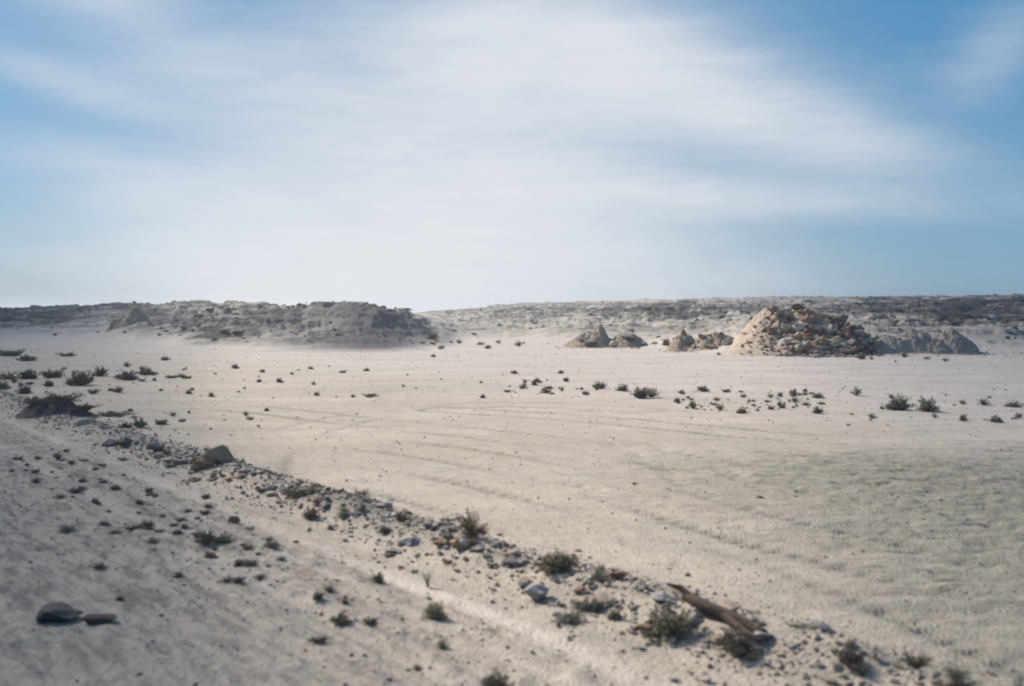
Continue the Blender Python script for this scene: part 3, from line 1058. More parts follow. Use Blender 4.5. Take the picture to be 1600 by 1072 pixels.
# ------------------------------------------------------------------ named rocks near the road
for (px, py, ww, mat, lb, pr, hz, rz) in [
    (172, 697, 34, 'grey', "low grey rock on the left of the dark brown rock by the roadside", ROCKS[3], .7, .3),
    (192, 696, 38, 'umber', "dark brown rough rock in the roadside row, left of the pointed grey rock", ROCKS[1], .9, 1.0),
    (213, 694, 20, 'blue', "small blue-grey rock touching the right side of the dark brown rock", ROCKS[6], 1.0, 2),
    (243, 706, 36, 'grey', "pointed grey rock standing alone in the roadside row", ROCKS[7], .95, .2),
    (283, 725, 38, 'grey', "flat grey rock to the left of the orange rock", ROCKS[0], .8, .1),
    (320, 731, 42, 'orange', "bright orange-brown rock beside the large tilted rock", ROCKS[8], 1.1, .4),
    (303, 752, 26, 'brown', "brown stone just in front of the orange rock", ROCKS[5], .8, 1.4),
    (330, 752, 17, 'brown', "smaller brown stone below the large tilted rock", ROCKS[2], .8, 2.4),
    (285, 659, 14, 'grey', "little grey rock on the plain behind the roadside row, at left", ROCKS[2], 1.0, 0),
    (365, 816, 25, 'brown', "round reddish brown stone on the gravel in front of the berm", ROCKS[4], .85, 1),
    (390, 827, 20, 'blue', "small pale blue-grey stone beside the round reddish brown stone", ROCKS[9], .5, .2),
    (424, 765, 26, 'blue', "blue-grey rock on the berm left of the dark leafy shrub", ROCKS[6], 1.0, .5),
    (448, 768, 30, 'grey', "grey-green rock behind the blue-grey rock on the berm", ROCKS[10], .8, .7),
    (555, 806, 22, 'blue', "blue-grey stone half way along the berm", ROCKS[8], .9, .2),
    (668, 824, 20, 'pale', "whitish round rock just left of the tall brown rock", ROCKS[7], 1.0, .2),
    (678, 828, 16, 'umber', "dark stone at the right foot of the whitish round rock", ROCKS[3], .7, .2),
    (640, 850, 56, 'blue', "long pale blue-grey slab lying on the berm left of the tall brown rock", SLABS[0], 1.2, -.5),
    (612, 862, 40, 'grey', "grey stone in front of the long pale slab on the berm", ROCKS[5], .5, .3),
    (728, 856, 52, 'brown', "tallest brown rock on the berm with an orange lower left corner", ROCKS[10], 1.05, .3),
    (712, 850, 26, 'orange', "orange rock leaning on the left of the tallest brown rock", ROCKS[5], 1.1, .1),
    (748, 860, 34, 'grey', "grey rock at the right foot of the tallest brown rock", ROCKS[1], .6, .9),
    (838, 938, 52, 'blue', "large blue-grey rock on the berm below the round olive shrub", ROCKS[9], .95, .3),
    (822, 910, 34, 'tan', "tan rock just behind the large blue-grey rock", ROCKS[3], .6, 1.2),
    (906, 924, 27, 'brown', "brown jagged stone between the olive shrub and the log", ROCKS[11], .7, 1),
    (950, 946, 30, 'grey', "flat grey stone on the berm just left of the small round dark shrub", SLABS[1], 1.0, 1),
    (990, 950, 26, 'grey', "dark flat stone on the berm just behind the large olive shrub", SLABS[2], 1.2, .2),
    (1240, 1010, 30, 'blue', "pale blue-grey stone at the right end of the brown log", SLABS[2], 1.2, .2),
    (700, 880, 18, 'brown', "small brown stone below the tallest brown rock", ROCKS[2], .7, .2),
    (770, 885, 24, 'grey', "grey stone on the berm below the grey foot rock", ROCKS[7], .6, .2),
    (610, 870, 24, 'brown', "brown flat stone at the lower edge of the berm left of centre", SLABS[0], 1.3, .1),
    (990, 757, 13, 'umber', "single small dark stone out on the bare middle of the plain", ROCKS[1], .7, .1),
    (1187, 778, 13, 'umber', "single small dark stone on the plain above the churned patch", ROCKS[4], .5, .1),
]:
    rock(px, py, ww, mat, lb, pr, hz=hz, rz=rz, tilt=.12)
# the large tilted slab: a rock standing on edge
p = at(340, 726)
o = rock(0, 0, 60, 'brown', "large tilted tan rock, the biggest of the roadside row", ROCKS[3], hz=.95, rz=-.45, tilt=0, loc=p, dy=.9)
o.rotation_euler = (R(8), R(22), R(-6)); o.location.z += .06
o.material_slots[0].material = M['tan']

# two broken asphalt blocks lower left


def block_mesh(seed, L, B, Hh):
    bm = bmesh.new()
    bmesh.ops.create_cube(bm, size=1)
    for v in bm.verts:
        v.co = Vector((v.co.x * L, v.co.y * B, (v.co.z + .5) * Hh))
    bmesh.ops.bevel(bm, geom=list(bm.edges), offset=.018, segments=2, affect='EDGES')
    bmesh.ops.triangulate(bm, faces=bm.faces)
    bmesh.ops.subdivide_edges(bm, edges=bm.edges, cuts=5, use_grid_fill=True)
    off = Vector((seed, seed, 0))
    bm.normal_update()
    for v in bm.verts:
        v.co += v.normal * (.035 * mnoise.noise(v.co * 5 + off) + .014 * mnoise.noise(v.co * 18 + off))
    me = bpy.data.meshes.new("broken_block")
    bm.to_mesh(me); bm.free()
    me.materials.append(M['black'])
    return me


for (px, py, ww, pr, hz_, rz, mm, lb) in [
        (86, 966, 104, ROCKS[4], .36, -.25, 'black', "dark irregular flat chunk half buried at lower left, the left one of two"),
        (152, 974, 84, ROCKS[6], .42, .05, 'umber', "dark brown flat chunk touching the right end of the darker one at lower left")]:
    o = rock(px, py, ww, mm, lb, pr, hz=hz_, rz=rz, tilt=.03, name="broken_chunk", cat="chunk", dy=.9)
    o.location.z += .02

# the weathered log
def log_mesh(pts, rad, seed):
    bm = bmesh.new()
    n = 14
    rings = []
    P_ = [Vector(q) for q in pts]
    fine_p, fine_r = [], []
    for a in range(len(P_) - 1):
        for k in range(8):
            t = k / 8
            fine_p.append(P_[a].lerp(P_[a + 1], t)); fine_r.append(rad[a] * (1 - t) + rad[a + 1] * t)
    fine_p.append(P_[-1]); fine_r.append(rad[-1])
    for i, (q, r_) in enumerate(zip(fine_p, fine_r)):
        d = (fine_p[min(i + 1, len(fine_p) - 1)] - fine_p[max(i - 1, 0)]).normalized()
        s_ = d.cross(Vector((0, 0, 1))).normalized(); u_ = s_.cross(d)
        ring = []
        for k in range(n):
            a = 2 * math.pi * k / n
            rr = r_ * (1 + .22 * mnoise.noise(Vector((math.cos(a) * 1.5 + seed, math.sin(a) * 1.5, i * .06))) + .12 * mnoise.noise(Vector((math.cos(a) * 5, math.sin(a) * 5 + seed, i * .15))))
            ring.append(bm.verts.new(q + (s_ * math.cos(a) + u_ * math.sin(a)) * rr))
        rings.append(ring)
    for a, b in zip(rings, rings[1:]):
        for k in range(n):
            bm.faces.new((a[k], a[(k + 1) % n], b[(k + 1) % n], b[k]))
    bm.faces.new(rings[0][::-1]); bm.faces.new(rings[-1])
    me = bpy.data.meshes.new("trunk")
    bm.to_mesh(me); bm.free()
    me.materials.append(M['wood'])
    for pl in me.polygons:
        pl.use_smooth = True
    return me


pa, pb = at(1072, 952), at(1222, 1006)
e = bpy.data.objects.new("log", None)
COL.objects.link(e)
e.location = pa
e['label'] = "weathered dark brown log lying along the berm at lower right, behind two shrubs"
e['category'] = "log"
d = (pb - pa) * .82
u_ = d.normalized()
sidev = u_.cross(Vector((0, 0, 1)))
link("trunk", log_mesh([(0, 0, .12), tuple(d * .3 + Vector((0, 0, .09)) + sidev * .03), tuple(d * .62 + Vector((0, 0, .07))), tuple(d * 1.02 + Vector((0, 0, .03)))], [.05, .058, .055, .038], 1), e)
link("branch", log_mesh([tuple(d * .12 + Vector((0, 0, .1))), tuple(d * .02 + Vector((-.05, 0.05, .18))), tuple(d * -.08 + Vector((-.12, .05, .20)))], [.045, .03, .012], 2), e)
link("branch", log_mesh([tuple(d * .45 + Vector((0, 0, .08))), tuple(d * .8 - sidev * -.10 + Vector((0, 0, .05))), tuple(d * 1.12 + sidev * .14 + Vector((0, 0, .02)))], [.045, .03, .012], 3), e)

# ------------------------------------------------------------------ shrubs
NS = [
    # px, py(base), width, height, kind, material, label
    (870, 892, 74, 27, 'dome', 'olive', "round olive green shrub on the berm, above the large blue-grey rock"),
    (1045, 994, 92, 44, 'dome', 'olive', "largest olive shrub at lower right, left of the brown log"),
    (1152, 1024, 72, 46, 'dome', 'dark', "darkest shrub at lower right, in front of the brown log"),
    (1326, 1040, 56, 30, 'dome', 'dark', "dark shrub with a pale left side, farthest right on the berm"),
    (776, 1085, 62, 34, 'dome', 'dark', "dark brown shrub cut off by the bottom edge of the photo"),
    (679, 967, 44, 24, 'dome', 'olive', "round green shrub alone on the gravel, below the middle of the berm"),
    (591, 910, 26, 20, 'dome', 'dark', "small dark round shrub on the gravel left of the lone green one"),
    (961, 968, 30, 20, 'dome', 'dark', "small round dark shrub in front of the berm, left of the largest olive shrub"),
    (893, 973, 48, 20, 'spread', 'silver', "faint low grey-green shrub in front of the large blue-grey rock"),
    (737, 838, 46, 40, 'tuft', 'dry', "upright brown shrub rising behind the tallest brown rock"),
    (486, 811, 36, 19, 'dome', 'dark', "dark leafy shrub on the berm, below the grey-green rock"),
    (462, 776, 42, 22, 'spread', 'olive', "low olive shrub on the crest of the berm, left of centre"),
    (323, 850, 36, 22, 'dome', 'dark', "brownish dark shrub on the gravel at left, below the round reddish stone"),
    (345, 848, 40, 16, 'spread', 'silver', "sparse grey shrub touching the right of the brownish dark shrub"),
    (288, 826, 14, 12, 'dome', 'dark', "tiny dark shrub on the gravel left of the brownish dark shrub"),
    (218, 668, 28, 22, 'dome', 'silver', "grey bushy shrub behind the roadside rocks at left"),
    (198, 668, 24, 9, 'spread', 'dark', "low dark shrub at the left foot of the grey bushy one"),
    (250, 663, 22, 10, 'spread', 'silver', "low grey shrub to the right of the grey bushy one"),
    (668, 918, 20, 30, 'stalk', 'silver', "thin upright grey weed on the pale strip below the berm"),
    (372, 885, 18, 13, 'dome', 'dark', "dark little shrub in a trio on the gravel at left, upper one"),
    (392, 884, 30, 9, 'spread', 'dark', "flat dark shrub in the trio on the gravel at left"),
    (497, 937, 22, 12, 'dome', 'dry', "small brown shrub on the gravel, left of the small dark round shrub"),
    (540, 945, 16, 9, 'dome', 'dark', "tiny dark shrub between the small brown and the lone green shrubs"),
    (515, 925, 24, 9, 'tuft', 'dry', "brown dry tuft just above the small brown shrub"),
    (500, 1005, 30, 12, 'spread', 'dry', "flat dry shrub on the gravel near the bottom, left of centre"),
    (582, 974, 26, 10, 'spread', 'olive', "flat olive shrub on the gravel between the lone green shrub and the bottom"),
    (740, 855, 20, 14, 'tuft', 'dry', "dry tuft growing in front of the tallest brown rock"),
    (960, 895, 18, 8, 'spread', 'olive', "tiny green plant on the plain just right of the round olive shrub"),
    (565, 800, 18, 14, 'tuft', 'olive', "green tuft on the berm above the blue-grey stone"),
    (632, 815, 22, 12, 'spread', 'dark', "dark low shrub on the berm left of the whitish round rock"),
    (570, 783, 10, 7, 'dome', 'dry', "tiny brown shrub just behind the middle of the berm"),
    (512, 785, 16, 11, 'dome', 'dark', "tiny dark shrub on the berm crest left of the tiny brown one"),
    # row across the plain, right of centre
    (1001, 622, 30, 17, 'dome', 'dark', "largest dark round shrub in the row across the plain"),
    (1018, 621, 24, 13, 'tuft', 'silver', "grey twiggy shrub touching the right of the largest dark round one"),
    (973, 611, 25, 10, 'dome', 'dark', "brownish dark shrub just left of the largest round one in the row"),
    (937, 607, 27, 11, 'dome', 'silver', "pale green shrub in the row across the plain"),
    (1099, 612, 21, 9, 'dome', 'dark', "dark oval shrub in the upper line of the row, right of centre"),
    (1133, 613, 15, 7, 'spread', 'dry', "brown spreading shrub right of the dark oval one"),
    (1058, 629, 13, 9, 'dome', 'dark', "small dark shrub below and right of the largest round one"),
    (1082, 633, 11, 6, 'dome', 'dark', "tiny dark shrub just before the pale grassy stretch of the row"),
    (1159, 646, 21, 9, 'dome', 'dark', "dark oval shrub at the lower edge of the grassy stretch of the row"),
    (1125, 641, 14, 9, 'tuft', 'dark', "dark tuft left of the oval shrub at the lower edge of the row"),
    (1222, 638, 12, 8, 'dome', 'dark', "small dark shrub in the thin line of plants right of the grassy stretch"),
    (1278, 622, 22, 8, 'dome', 'dark', "upper one of two dark shrubs standing one above the other right of the row"),
    (1278, 646, 20, 10, 'dome', 'dark', "lower one of two dark shrubs standing one above the other right of the row"),
    (1283, 632, 13, 5, 'spread', 'silver', "faint grey plant between the two dark shrubs one above the other"),
    (1338, 618, 18, 11, 'tuft', 'dry', "dry brown tuft with thin upright stems, left of the long grey bush"),
    (1404, 641, 44, 24, 'dome', 'silver', "left half of the long grey bush near the right edge"),
    (1449, 643, 42, 21, 'dome', 'silver', "right half of the long grey bush near the right edge"),
    (1393, 622, 10, 6, 'dome', 'dark', "tiny dark shrub behind the left end of the long grey bush"),
    (1505, 658, 16, 12, 'dome', 'dark', "dark pointed shrub right of the long grey bush"),
    (1556, 660, 24, 10, 'dome', 'dark', "very dark oval shrub closest to the right edge"),
    (1585, 636, 26, 8, 'spread', 'dark', "grey low shrub at the right edge above the very dark oval one"),
    (1537, 633, 18, 9, 'tuft', 'silver', "faint twiggy plant above the very dark oval shrub"),
    (853, 614, 19, 6, 'dome', 'dark', "flat dark shrub at the lower left of the row across the plain"),
    (835, 602, 14, 7, 'dome', 'dark', "brownish shrub above the flat dark one at the left of the row"),
    (803, 584, 14, 5, 'dome', 'dark', "dark flat shrub left of a similar one, above the row"),
    (877, 584, 13, 6, 'dome', 'dark', "dark flat shrub right of a similar one, above the row"),
    (909, 609, 7, 9, 'dome', 'dark', "upright tiny dark shrub above a brown one in the row"),
    (913, 617, 10, 7, 'dome', 'dry', "brown tiny shrub just below the upright tiny dark one"),
    (878, 611, 8, 9, 'tuft', 'dry', "brown tuft between the flat dark shrub and the upright tiny one"),
    # middle of the plain
    (573, 580, 13, 5, 'dome', 'dark', "dark flat shrub alone in front of the left rise"),
    (485, 577, 11, 5, 'dome', 'dark', "dark flat shrub to the left of the one alone in front of the rise"),
    (437, 598, 13, 10, 'dome', 'dry', "brownish round shrub on the plain, below the left rise"),
    (410, 582, 11, 5, 'dome', 'dark', "small flat shrub above and left of the brownish round one"),
    (405, 597, 11, 5, 'dome', 'dark', "small flat shrub level with the brownish round one, on its left"),
    (677, 558, 10, 5, 'dome', 'dark', "small dark shrub close to the foot of the rise near its right end"),
    (576, 620, 26, 5, 'spread', 'dark', "thin dark line of low plants in the middle of the plain"),
    (330, 620, 12, 7, 'dome', 'dark', "small dark shrub on the left plain, right one of two alike"),
    (295, 616, 12, 7, 'dome', 'dark', "small dark shrub on the left plain, left one of two alike"),
    (258, 563, 14, 5, 'dome', 'dark', "dark flat shrub nearest the foot of the rise at left"),
    (228, 586, 23, 11, 'dome', 'dark', "dark round shrub at the right end of the left-hand belt of scrub"),
    (200, 594, 30, 12, 'dome', 'dark', "dark arched shrub second from the right in the left-hand belt"),
    (157, 588, 20, 12, 'dome', 'dry', "brown round shrub in the upper line of the left-hand belt"),
    (127, 602, 34, 18, 'dome', 'dark', "broadest grey-blue shrub in the middle of the left-hand belt"),
    (80, 590, 28, 11, 'spread', 'dark', "spreading dark shrub left of the broadest one in the belt"),
    (76, 604, 14, 10, 'dome', 'dark', "small dark shrub below the spreading one in the belt"),
    (45, 592, 32, 11, 'dome', 'dark', "dark brown shrub nearest the left edge in the upper line of the belt"),
    (14, 592, 30, 8, 'spread', 'dark', "flat dark shrub cut by the left edge in the belt"),
    (4, 608, 18, 10, 'dome', 'dark', "dark shrub cut by the left edge below the belt"),
    (38, 615, 22, 10, 'dome', 'dark', "dark shrub just below the belt near the left edge"),
    (147, 615, 16, 6, 'spread', 'dark', "tiny flat shrub below the broadest one of the belt"),
    (268, 591, 20, 5, 'spread', 'dark', "thin flat shrub right of the round one at the end of the belt"),
    (105, 557, 20, 5, 'spread', 'dark', "thin dark shrub above the left-hand belt"),
    (42, 564, 26, 8, 'dome', 'dark', "dark low shrub above the belt near the left edge"),
    (20, 556, 44, 8, 'spread', 'dark', "wide dark low shrub above the belt at the left edge"),
    (675, 530, 22, 11, 'dome', 'olive', "green bush at the foot of the rise where it ends towards the middle"),
]
for (px, py, wpx, hpx, kd, mm, lb) in NS:
    if px < 260 and 550 < py < 625:
        wpx *= 1.3; hpx *= 1.2
    shrub(px, py, wpx, hpx, kd, mm, lb)

for (dx_, dy_, wp, hp_, mm, lb) in [(-.55, .1, 46, 12, 'dark', "dark low shrub growing on the left end of the dark debris heap"),
                                   (.05, .15, 52, 13, 'dry', "brown low shrub growing on the middle of the dark debris heap"),
                                   (.75, .05, 46, 10, 'dark', "dark low shrub on the tapering right end of the debris heap"),
                                   (1.5, .3, 60, 9, 'dark', "long dark low shrub just right of the debris heap")]:
    x, y = _x5 + dx_, _y5 + dy_
    zz_ = max(z5(x, y), zat(x, y)) - .02
    shrub(0, 0, wp, hp_, 'spread', mm, lb, loc=Vector((x, y, zz_)))
for k in range(75):
    u, v = rng.uniform(9.5, 22), rng.gauss(4.5, .5)
    x, y = u * UX + v * VX, u * UY + v * VY
    p = Vector((x, y, zat(x, y)))
    wv = rng.uniform(.07, .22) / px_size(p)
    fm_ = rng.choice(['silver', 'dark', 'silver', 'dry'])
    st = "far end" if u > 17 else "middle" if u > 12.5 else "near end"
    shrub(0, 0, wv, wv * rng.uniform(.2, .4), rng.choice(['spread', 'tuft', 'dome']), fm_,
          f"low {dict(dry='brown', silver='grey-green', dark='dark')[fm_]} tuft in the {st} of the scrub patch between the wheel tracks",
          "scrub patch between the wheel tracks", loc=p, name="small_tuft", cat="tuft")

# small scattered plants: groups nothing tells apart
for (n, x0, x1, y0, y1, lb, gp) in [
    (70, 1060, 1275, 612, 645, "tiny grey-green plant in the pale grassy stretch of the row across the plain", "plants of the grassy stretch"),
    (26, 780, 965, 590, 617, "tiny dark plant among the left part of the row across the plain", "scrub row left of the largest dark shrub"),
    (30, 1290, 1595, 608, 668, "tiny faint plant scattered about the long grey bush near the right edge", "scrub about the long grey bush"),
    (42, 5, 300, 572, 614, "tiny dark plant within the left-hand belt of scrub", "plants of the left-hand belt"),
    (9, 1340, 1500, 553, 567, "tiny brown tuft in front of the gullied spoil bank", "strip before the gullied spoil bank"),
    (24, 330, 760, 572, 626, "tiny dark plant dotted over the middle of the plain before the left rise", "plants of the open plain"),
    (16, 200, 420, 640, 690, "tiny plant on the plain just behind the roadside rocks at left", "ground behind the roadside rocks"),
    (24, 620, 1050, 535, 546, "tiny dark plant along the far edge of the plain near the middle", "far edge of the plain"),
]:
    for k in range(n):
        wv = rng.choice([3, 4, 5, 6, 8, 11, 14]) * rng.uniform(.8, 1.2)
        fx = rng.uniform(x0, x1)
        fm_ = rng.choice(['silver', 'dark', 'dry', 'olive'] if x0 in (1060, 1290) else ['dark', 'dark', 'dry'])
        fw = dict(dry="brown", olive="olive", silver="grey-green", dark="dark")[fm_]
        q = (fx - x0) / (x1 - x0)
        third = "left part" if q < .33 else "middle" if q < .67 else "right part"
        shrub(fx, rng.uniform(y0, y1), wv, wv * rng.uniform(.35, .7), rng.choice(['dome', 'tuft', 'spread']), fm_,
              f"{'tiny' if wv < 5.5 else 'small'} {fw} plant in the {third} of the {gp.split(' of the ')[-1] if ' of the ' in gp else gp}",
              gp, name="small_plant", cat="plant")


# ------------------------------------------------------------------ berm stones and tufts
def uv2xy(u, v):
    return u * UX + v * VX, u * UY + v * VY


for k in range(285):
    u = rng.uniform(-5, 20)
    v = rng.gauss(6.75, .36)
    x, y = uv2xy(u, v)
    if y < 4:
        continue
    s = rng.uniform(.05, .15) if rng.random() < .7 else rng.uniform(.15, .30)
    p = Vector((x, y, zat(x, y)))
    mm = rng.choice(['tan', 'grey', 'brown', 'grey', 'blue', 'pale', 'tan', 'brown'])
    place = ("by the brown log" if u < -1.5 else "by the large blue-grey rock" if u < 3 else
             "near the tallest brown rock" if u < 7 else
             "left of the long pale slab" if u < 11 else "near the orange rock" if u < 16 else "at the far left end")
    rock(0, 0, s / px_size(p), mm, f"{'tiny' if s < .1 else 'small' if s < .16 else 'larger'} {MW[mm]} stone of the berm rubble, {place}",
         hz=rng.uniform(.6, 1), group="stones of the roadside berm", loc=p, name="berm_stone", cat="stone")
for k in range(95):
    u = rng.uniform(-3, 22)
    v = rng.choice([rng.gauss(6.7, .35), rng.gauss(6.7, .4), rng.uniform(2.6, 5.2)])
    x, y = uv2xy(u, v)
    p = Vector((x, y, zat(x, y)))
    wv = rng.uniform(.08, .26) / px_size(p)
    berm_ = v > 5.6
    fm_ = rng.choice(['dry', 'olive', 'silver', 'dark'])
    fw = dict(dry="dry brown", olive="olive green", silver="grey-green", dark="dark")[fm_]
    st = "far left stretch" if u > 13 else "middle stretch" if u > 4 else "lower right stretch"
    shrub(0, 0, wv, wv * rng.uniform(.35, .6), rng.choice(['tuft', 'dome', 'spread']), fm_,
          f"small {fw} tuft between the stones on the {st} of the berm" if berm_ else f"small {fw} tuft on the open gravel beside the {st} of the berm",
          "tufts of the berm" if berm_ else "tufts on the gravel", loc=p, name="small_tuft", cat="tuft")


# ------------------------------------------------------------------ uncountable gravel and scrub
def scatter(name, protos, pts, sizes, mat, label, flat=.8, seed=1, sink=-.05):
    r = np.random.default_rng(seed)
    vs, fs, off = [], [], 0
    pv = []
    for me in protos:
        v = np.empty(len(me.vertices) * 3, np.float32); me.vertices.foreach_get("co", v)
        f = [tuple(p.vertices) for p in me.polygons]
        tri = []
        for q in f:
            for a in range(1, len(q) - 1):
                tri.append((q[0], q[a], q[a + 1]))
        pv.append((v.reshape(-1, 3), np.array(tri)))
    for (x, y, z), s in zip(pts, sizes):
        v, t = pv[r.integers(len(pv))]
        a = r.uniform(0, 6.28); c, sn = math.cos(a), math.sin(a)
        q = v * np.array([s, s * r.uniform(.6, 1), s * flat * r.uniform(.6, 1.1)])
        q = np.stack([q[:, 0] * c - q[:, 1] * sn + x, q[:, 0] * sn + q[:, 1] * c + y, q[:, 2] + z - s * sink], 1)
        vs.append(q); fs.append(t + off); off += len(v)
    me = mesh_from(name, np.concatenate(vs), np.zeros((0, 4), int), np.concatenate(fs), mat, smooth=False)
    return link(name, me, kind="stuff", label=label)


nr = np.random.default_rng(5)


def stones(n, vmu, vsd, umin, umax, smin, smax):
    u = umin + (umax - umin) * nr.random(n) ** 1.7
    v = nr.normal(vmu, vsd, n)
    x, y = u * UX + v * VX, u * UY + v * VY
    k = np.hypot(x, y) > 3.5
    x, y = x[k], y[k]
    s = smin * (smax / smin) ** (nr.random(len(x)) ** 2.2)
    return np.stack([x, y, height(x, y)], 1), s


def stone_stuff_mat(name, a, b):
    m, g, bs = new_mat(name)
    geo = g.n('ShaderNodeNewGeometry')
    g.put(bs.inputs['Base Color'], g.mix(geo.outputs['Random Per Island'], a, b))
    return m


mg = stone_stuff_mat("gravel_stones", (0.17, 0.148, 0.12), (0.46, 0.39, 0.305))
p1, s1 = stones(16000, 6.7, .42, -6, 55, .03, .15)
p2, s2 = stones(9000, 4.1, 1.2, -5, 40, .016, .08)
scatter("gravel", PEBBLES, np.concatenate([p1, p2]), np.concatenate([s1, s2]), mg, "loose gravel and pebbles along the roadside berm")
# pebbles on the plain
n = 10000
yy = 7 + 75 * nr.random(n) ** 1.3
xx = (nr.random(n) * 1.4 - .7) * yy
kk = (xx * VX + yy * VY) > 7.3
xx, yy = xx[kk], yy[kk]
scatter("pebbles", PEBBLES, np.stack([xx, yy, height(xx, yy)], 1), (.014 + .05 * nr.random(len(xx)) ** 4) * (1 + yy / 40), mg,
        "sparse pebbles on the sandy plain", seed=3)
# rubble on and around the big heap and the smaller mounds
def heap_pts(zf, n, cx, sx, cy, sy, seed):
    r = np.random.default_rng(seed)
    x, y = r.normal(cx, sx, n), r.normal(cy, sy, n)
    return np.stack([x, y, np.maximum(zf(x, y), height(x, y))], 1)


mr = stone_stuff_mat("rubble_stones", (0.12, 0.085, 0.06), (0.38, 0.30, 0.22))
hp = heap_pts(z1, 1500, X1(1268), 42 * k1, D1 - 1.0, 1.7, 31)
scatter("rubble", PEBBLES, hp, .12 + .45 * nr.random(len(hp)) ** 2.5, mr, "brown rubble and grit between the boulders of the tall heap", seed=8, flat=.8)
hp = heap_pts(z5, 500, _x5, .6, _y5 + .1, .42, 35)
scatter("debris", PEBBLES, hp, .02 + .12 * nr.random(len(hp)) ** 2, stone_stuff_mat("debris_bits", (0.05, 0.04, 0.035), (0.22, 0.18, 0.15)), "dark broken bits strewn over the low debris heap", seed=10)
hp = np.concatenate([heap_pts(z2, 350, X1(1445), 45 * k1, D1 - .2, 1.2, 32), heap_pts(z3, 350, X3(950), 38 * k3, D3, 1.7, 33),
                     heap_pts(z4, 300, (1098 - 800) * k4, 28 * k4, D4 + .6, 1.3, 34)])
scatter("grit", PEBBLES, hp, .08 + .3 * nr.random(len(hp)) ** 2.5, mg, "grey grit strewn over the low spoil mounds", seed=9, flat=.8)
# broken slabs of the ledges
n = 26000
aa = nr.uniform(-.56, .56, n)
rr_ = np.exp(nr.uniform(math.log(84), math.log(270), n))
xx, yy = np.sin(aa) * rr_, np.cos(aa) * rr_
dk = lookup(DT, aa, np.log(rr_))
fl = np.exp(-((aa - math.atan(-235 / F)) / .05) ** 2) * (rr_ < 97)
zz = height(xx, yy)
lvl = (zz + fbm(xx * .03, yy * .03, 3, 50) * .7) / .85
band = np.exp(-(((lvl % 1) - .85) / .16) ** 2)
cl = fbm(xx * .05, yy * .09, 3, 640)
keep = (zz > .6) & (fl < .35) & (nr.random(n) < np.clip(dk - .45, 0, 1) * 1.5 * band * np.clip(.45 + 1.3 * cl, 0, 1.3))
P_ = np.stack([xx, yy, zz], 1)[keep]
print("ledge slabs", len(P_))
scatter("ledge_rocks", [rock_mesh(80 + i, (1, .6, .30), 10, 0, .03) for i in range(4)], P_, .6 + 2.2 * nr.random(len(P_)) ** 2,
        stone_stuff_mat("ledge_stone", (0.055, 0.05, 0.047), (0.20, 0.18, 0.155)), "broken dark rock slabs of the ledges along the rises", seed=12, flat=1.0, sink=.02)
# loose rock and scrub on the rises
n = 16000
aa = nr.uniform(-.62, .62, n)
rr_ = np.exp(nr.uniform(math.log(82), math.log(280), n))
xx, yy = np.sin(aa) * rr_, np.cos(aa) * rr_
dk = lookup(DT, aa, np.log(rr_))
zz = height(xx, yy)
clump = fbm(xx * .08, yy * .08, 3, 400)
keep = (zz > .5) & (nr.random(n) < dk * .7 * np.clip(.6 + clump, 0, 1.2))
xx, yy, zz = xx[keep], yy[keep], zz[keep]
half = nr.random(len(xx)) < .72
md = stone_stuff_mat("scree_stones", (0.10, 0.09, 0.075), (0.34, 0.29, 0.23))
scatter("scree", PEBBLES, np.stack([xx, yy, zz], 1)[half], .15 + .5 * nr.random(half.sum()) ** 4, md, "dark loose rocks strewn over the ledges of the rises", seed=4, flat=.7)
# scrub clumps
scv, scq = [], []
bx = np.stack([xx, yy, zz], 1)[~half]
off = 0
for (x, y, z) in bx:
    wv = nr.uniform(.2, .5)
    m_ = 20
    c = nr.normal(0, 1, (m_, 3)); c /= np.linalg.norm(c, axis=1)[:, None]
    c[:, 2] = np.abs(c[:, 2]) * .6
    c = c * wv * .5 * nr.uniform(.5, 1, (m_, 1)) + np.array([x, y, z])
    d1 = nr.normal(0, .09, (m_, 3)); d2 = nr.normal(0, .09, (m_, 3))
    q = np.stack([c - d1, c - d2, c + d1, c + d2], 1).reshape(-1, 3)
    scv.append(q); scq.append(np.arange(m_ * 4).reshape(-1, 4) + off); off += m_ * 4
link("scrub", mesh_from("scrub", np.concatenate(scv), np.concatenate(scq), None, M['dark'], smooth=False),
     kind="stuff", label="low dark desert scrub dotted over the rises")

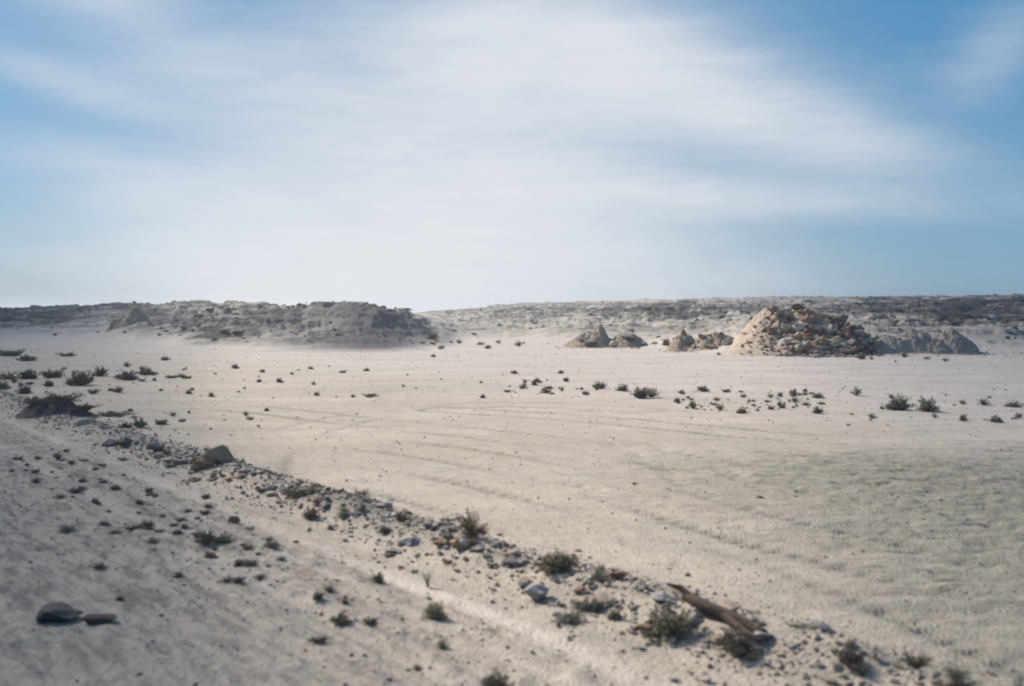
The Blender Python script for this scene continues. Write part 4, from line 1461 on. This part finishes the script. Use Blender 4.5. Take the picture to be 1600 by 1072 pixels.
# ------------------------------------------------------------------ added sun blockers, unseen beside the view, darkening both sides of the plain
def sun_blocker(side, label):
    m, g, bs = new_mat("sun_blocker_veil")
    t = g.t
    at_ = g.n('ShaderNodeAttribute'); at_.attribute_name = "veil"
    dif = g.n('ShaderNodeBsdfTranslucent'); dif.inputs[0].default_value = (.9, .9, .92, 1)
    tr = g.n('ShaderNodeBsdfTransparent')
    mx = g.n('ShaderNodeMixShader')
    t.links.new(at_.outputs['Fac'], mx.inputs[0]); t.links.new(tr.outputs[0], mx.inputs[1]); t.links.new(dif.outputs[0], mx.inputs[2])
    t.links.new(mx.outputs[0], t.nodes['Material Output'].inputs[0])
    nx, ny = 260, 200
    a, b = np.meshgrid(np.linspace(0, 1, nx) ** 1.8, np.linspace(0, 1, ny))
    a, b = a.ravel(), b.ravel()
    y = -30 + b * (285 if side < 0 else 420)                      # where its shade falls on the ground
    if side < 0:
        edge = -1.5 - math.tan(R(13)) * np.clip(y, 0, 999)
        x = edge - a * 260
        d = edge - x + 1.5 * perlin(x * .03, y * .03, 501) * sstep(a, 0, .1) * 2
        veil = 1 - np.exp(-(np.clip(d, 0, 999) / (1.5 + .14 * np.clip(y, 0, 110))) ** 1.5)
        veil *= .93 + .08 * fbm(x * .02, y * .02, 3, 510)
    else:
        edge = .6 + math.tan(R(12.5)) * np.clip(y, 0, 999)
        x = edge + a * 260
        d = x - edge + 1.5 * perlin(x * .03, y * .03, 502) * sstep(a, 0, .1) * 2
        veil = 1 - np.exp(-(np.clip(d, 0, 999) / (2.0 + .16 * np.clip(y, 0, 110))) ** 1.2)
        veil *= .76 + .12 * fbm(x * .02, y * .02, 3, 520)
    veil *= 1 - sstep(a, .85, 1)
    veil *= 1 - sstep(b, .92, 1)
    veil = np.clip(veil, 0, .97)
    alt = 180.0 if side < 0 else 250.0
    k = alt / sd.z
    thick = 9 * veil + 3 * np.clip(fbm(x * .03, y * .03, 4, 530), 0, 1) * veil
    vx, vy = x + sd.x * k, y + sd.y * k
    half_v = 1 - np.sqrt(1 - veil)          # two skins, top and underside
    top = np.stack([vx, vy, alt + thick], 1); bot = np.stack([vx, vy, alt - thick * .4], 1)
    i, j = np.meshgrid(np.arange(nx - 1), np.arange(ny - 1)); i, j = i.ravel(), j.ravel()
    q = np.stack([j * nx + i, j * nx + i + 1, (j + 1) * nx + i + 1, (j + 1) * nx + i], 1)
    me = mesh_from("sun_blocker", np.concatenate([top, bot]), np.concatenate([q, q[:, ::-1] + nx * ny]), None, m, attrs=dict(veil=np.concatenate([half_v, half_v])))
    link("sun_blocker", me, kind="structure", label=label)


sun_blocker(-1, "added thin veil out of view, shading the left of the plain")
sun_blocker(1, "added thin veil out of view, shading the right of the plain")

# ------------------------------------------------------------------ thin dusty air
hm_ = bpy.data.materials.new("haze")
hm_.use_nodes = True
t_ = hm_.node_tree
t_.nodes.clear()
ho = t_.nodes.new('ShaderNodeOutputMaterial')
hv = t_.nodes.new('ShaderNodeVolumePrincipled')
hv.inputs['Color'].default_value = (.93, .96, 1, 1)
hv.inputs['Density'].default_value = 0.0008
hv.inputs['Anisotropy'].default_value = 0.3
t_.links.new(hv.outputs[0], ho.inputs['Volume'])
q_ = 4700
zt = float(gz.max()) + 2.5
zt = max(zt, 9.0)
zb = float(gz.min()) - 1
hb = [(-q_, -q_, zb), (q_, -q_, zb), (q_, q_, zb), (-q_, q_, zb), (-q_, -q_, zt), (q_, -q_, zt), (q_, q_, zt), (-q_, q_, zt)]
hq = [(3, 2, 1, 0), (4, 5, 6, 7), (0, 1, 5, 4), (1, 2, 6, 5), (2, 3, 7, 6), (3, 0, 4, 7)]
link("haze", mesh_from("haze", hb, np.array(hq), None, hm_, smooth=False), kind="stuff", label="thin pale dusty haze over the plain")
print("objects", len(bpy.data.objects))
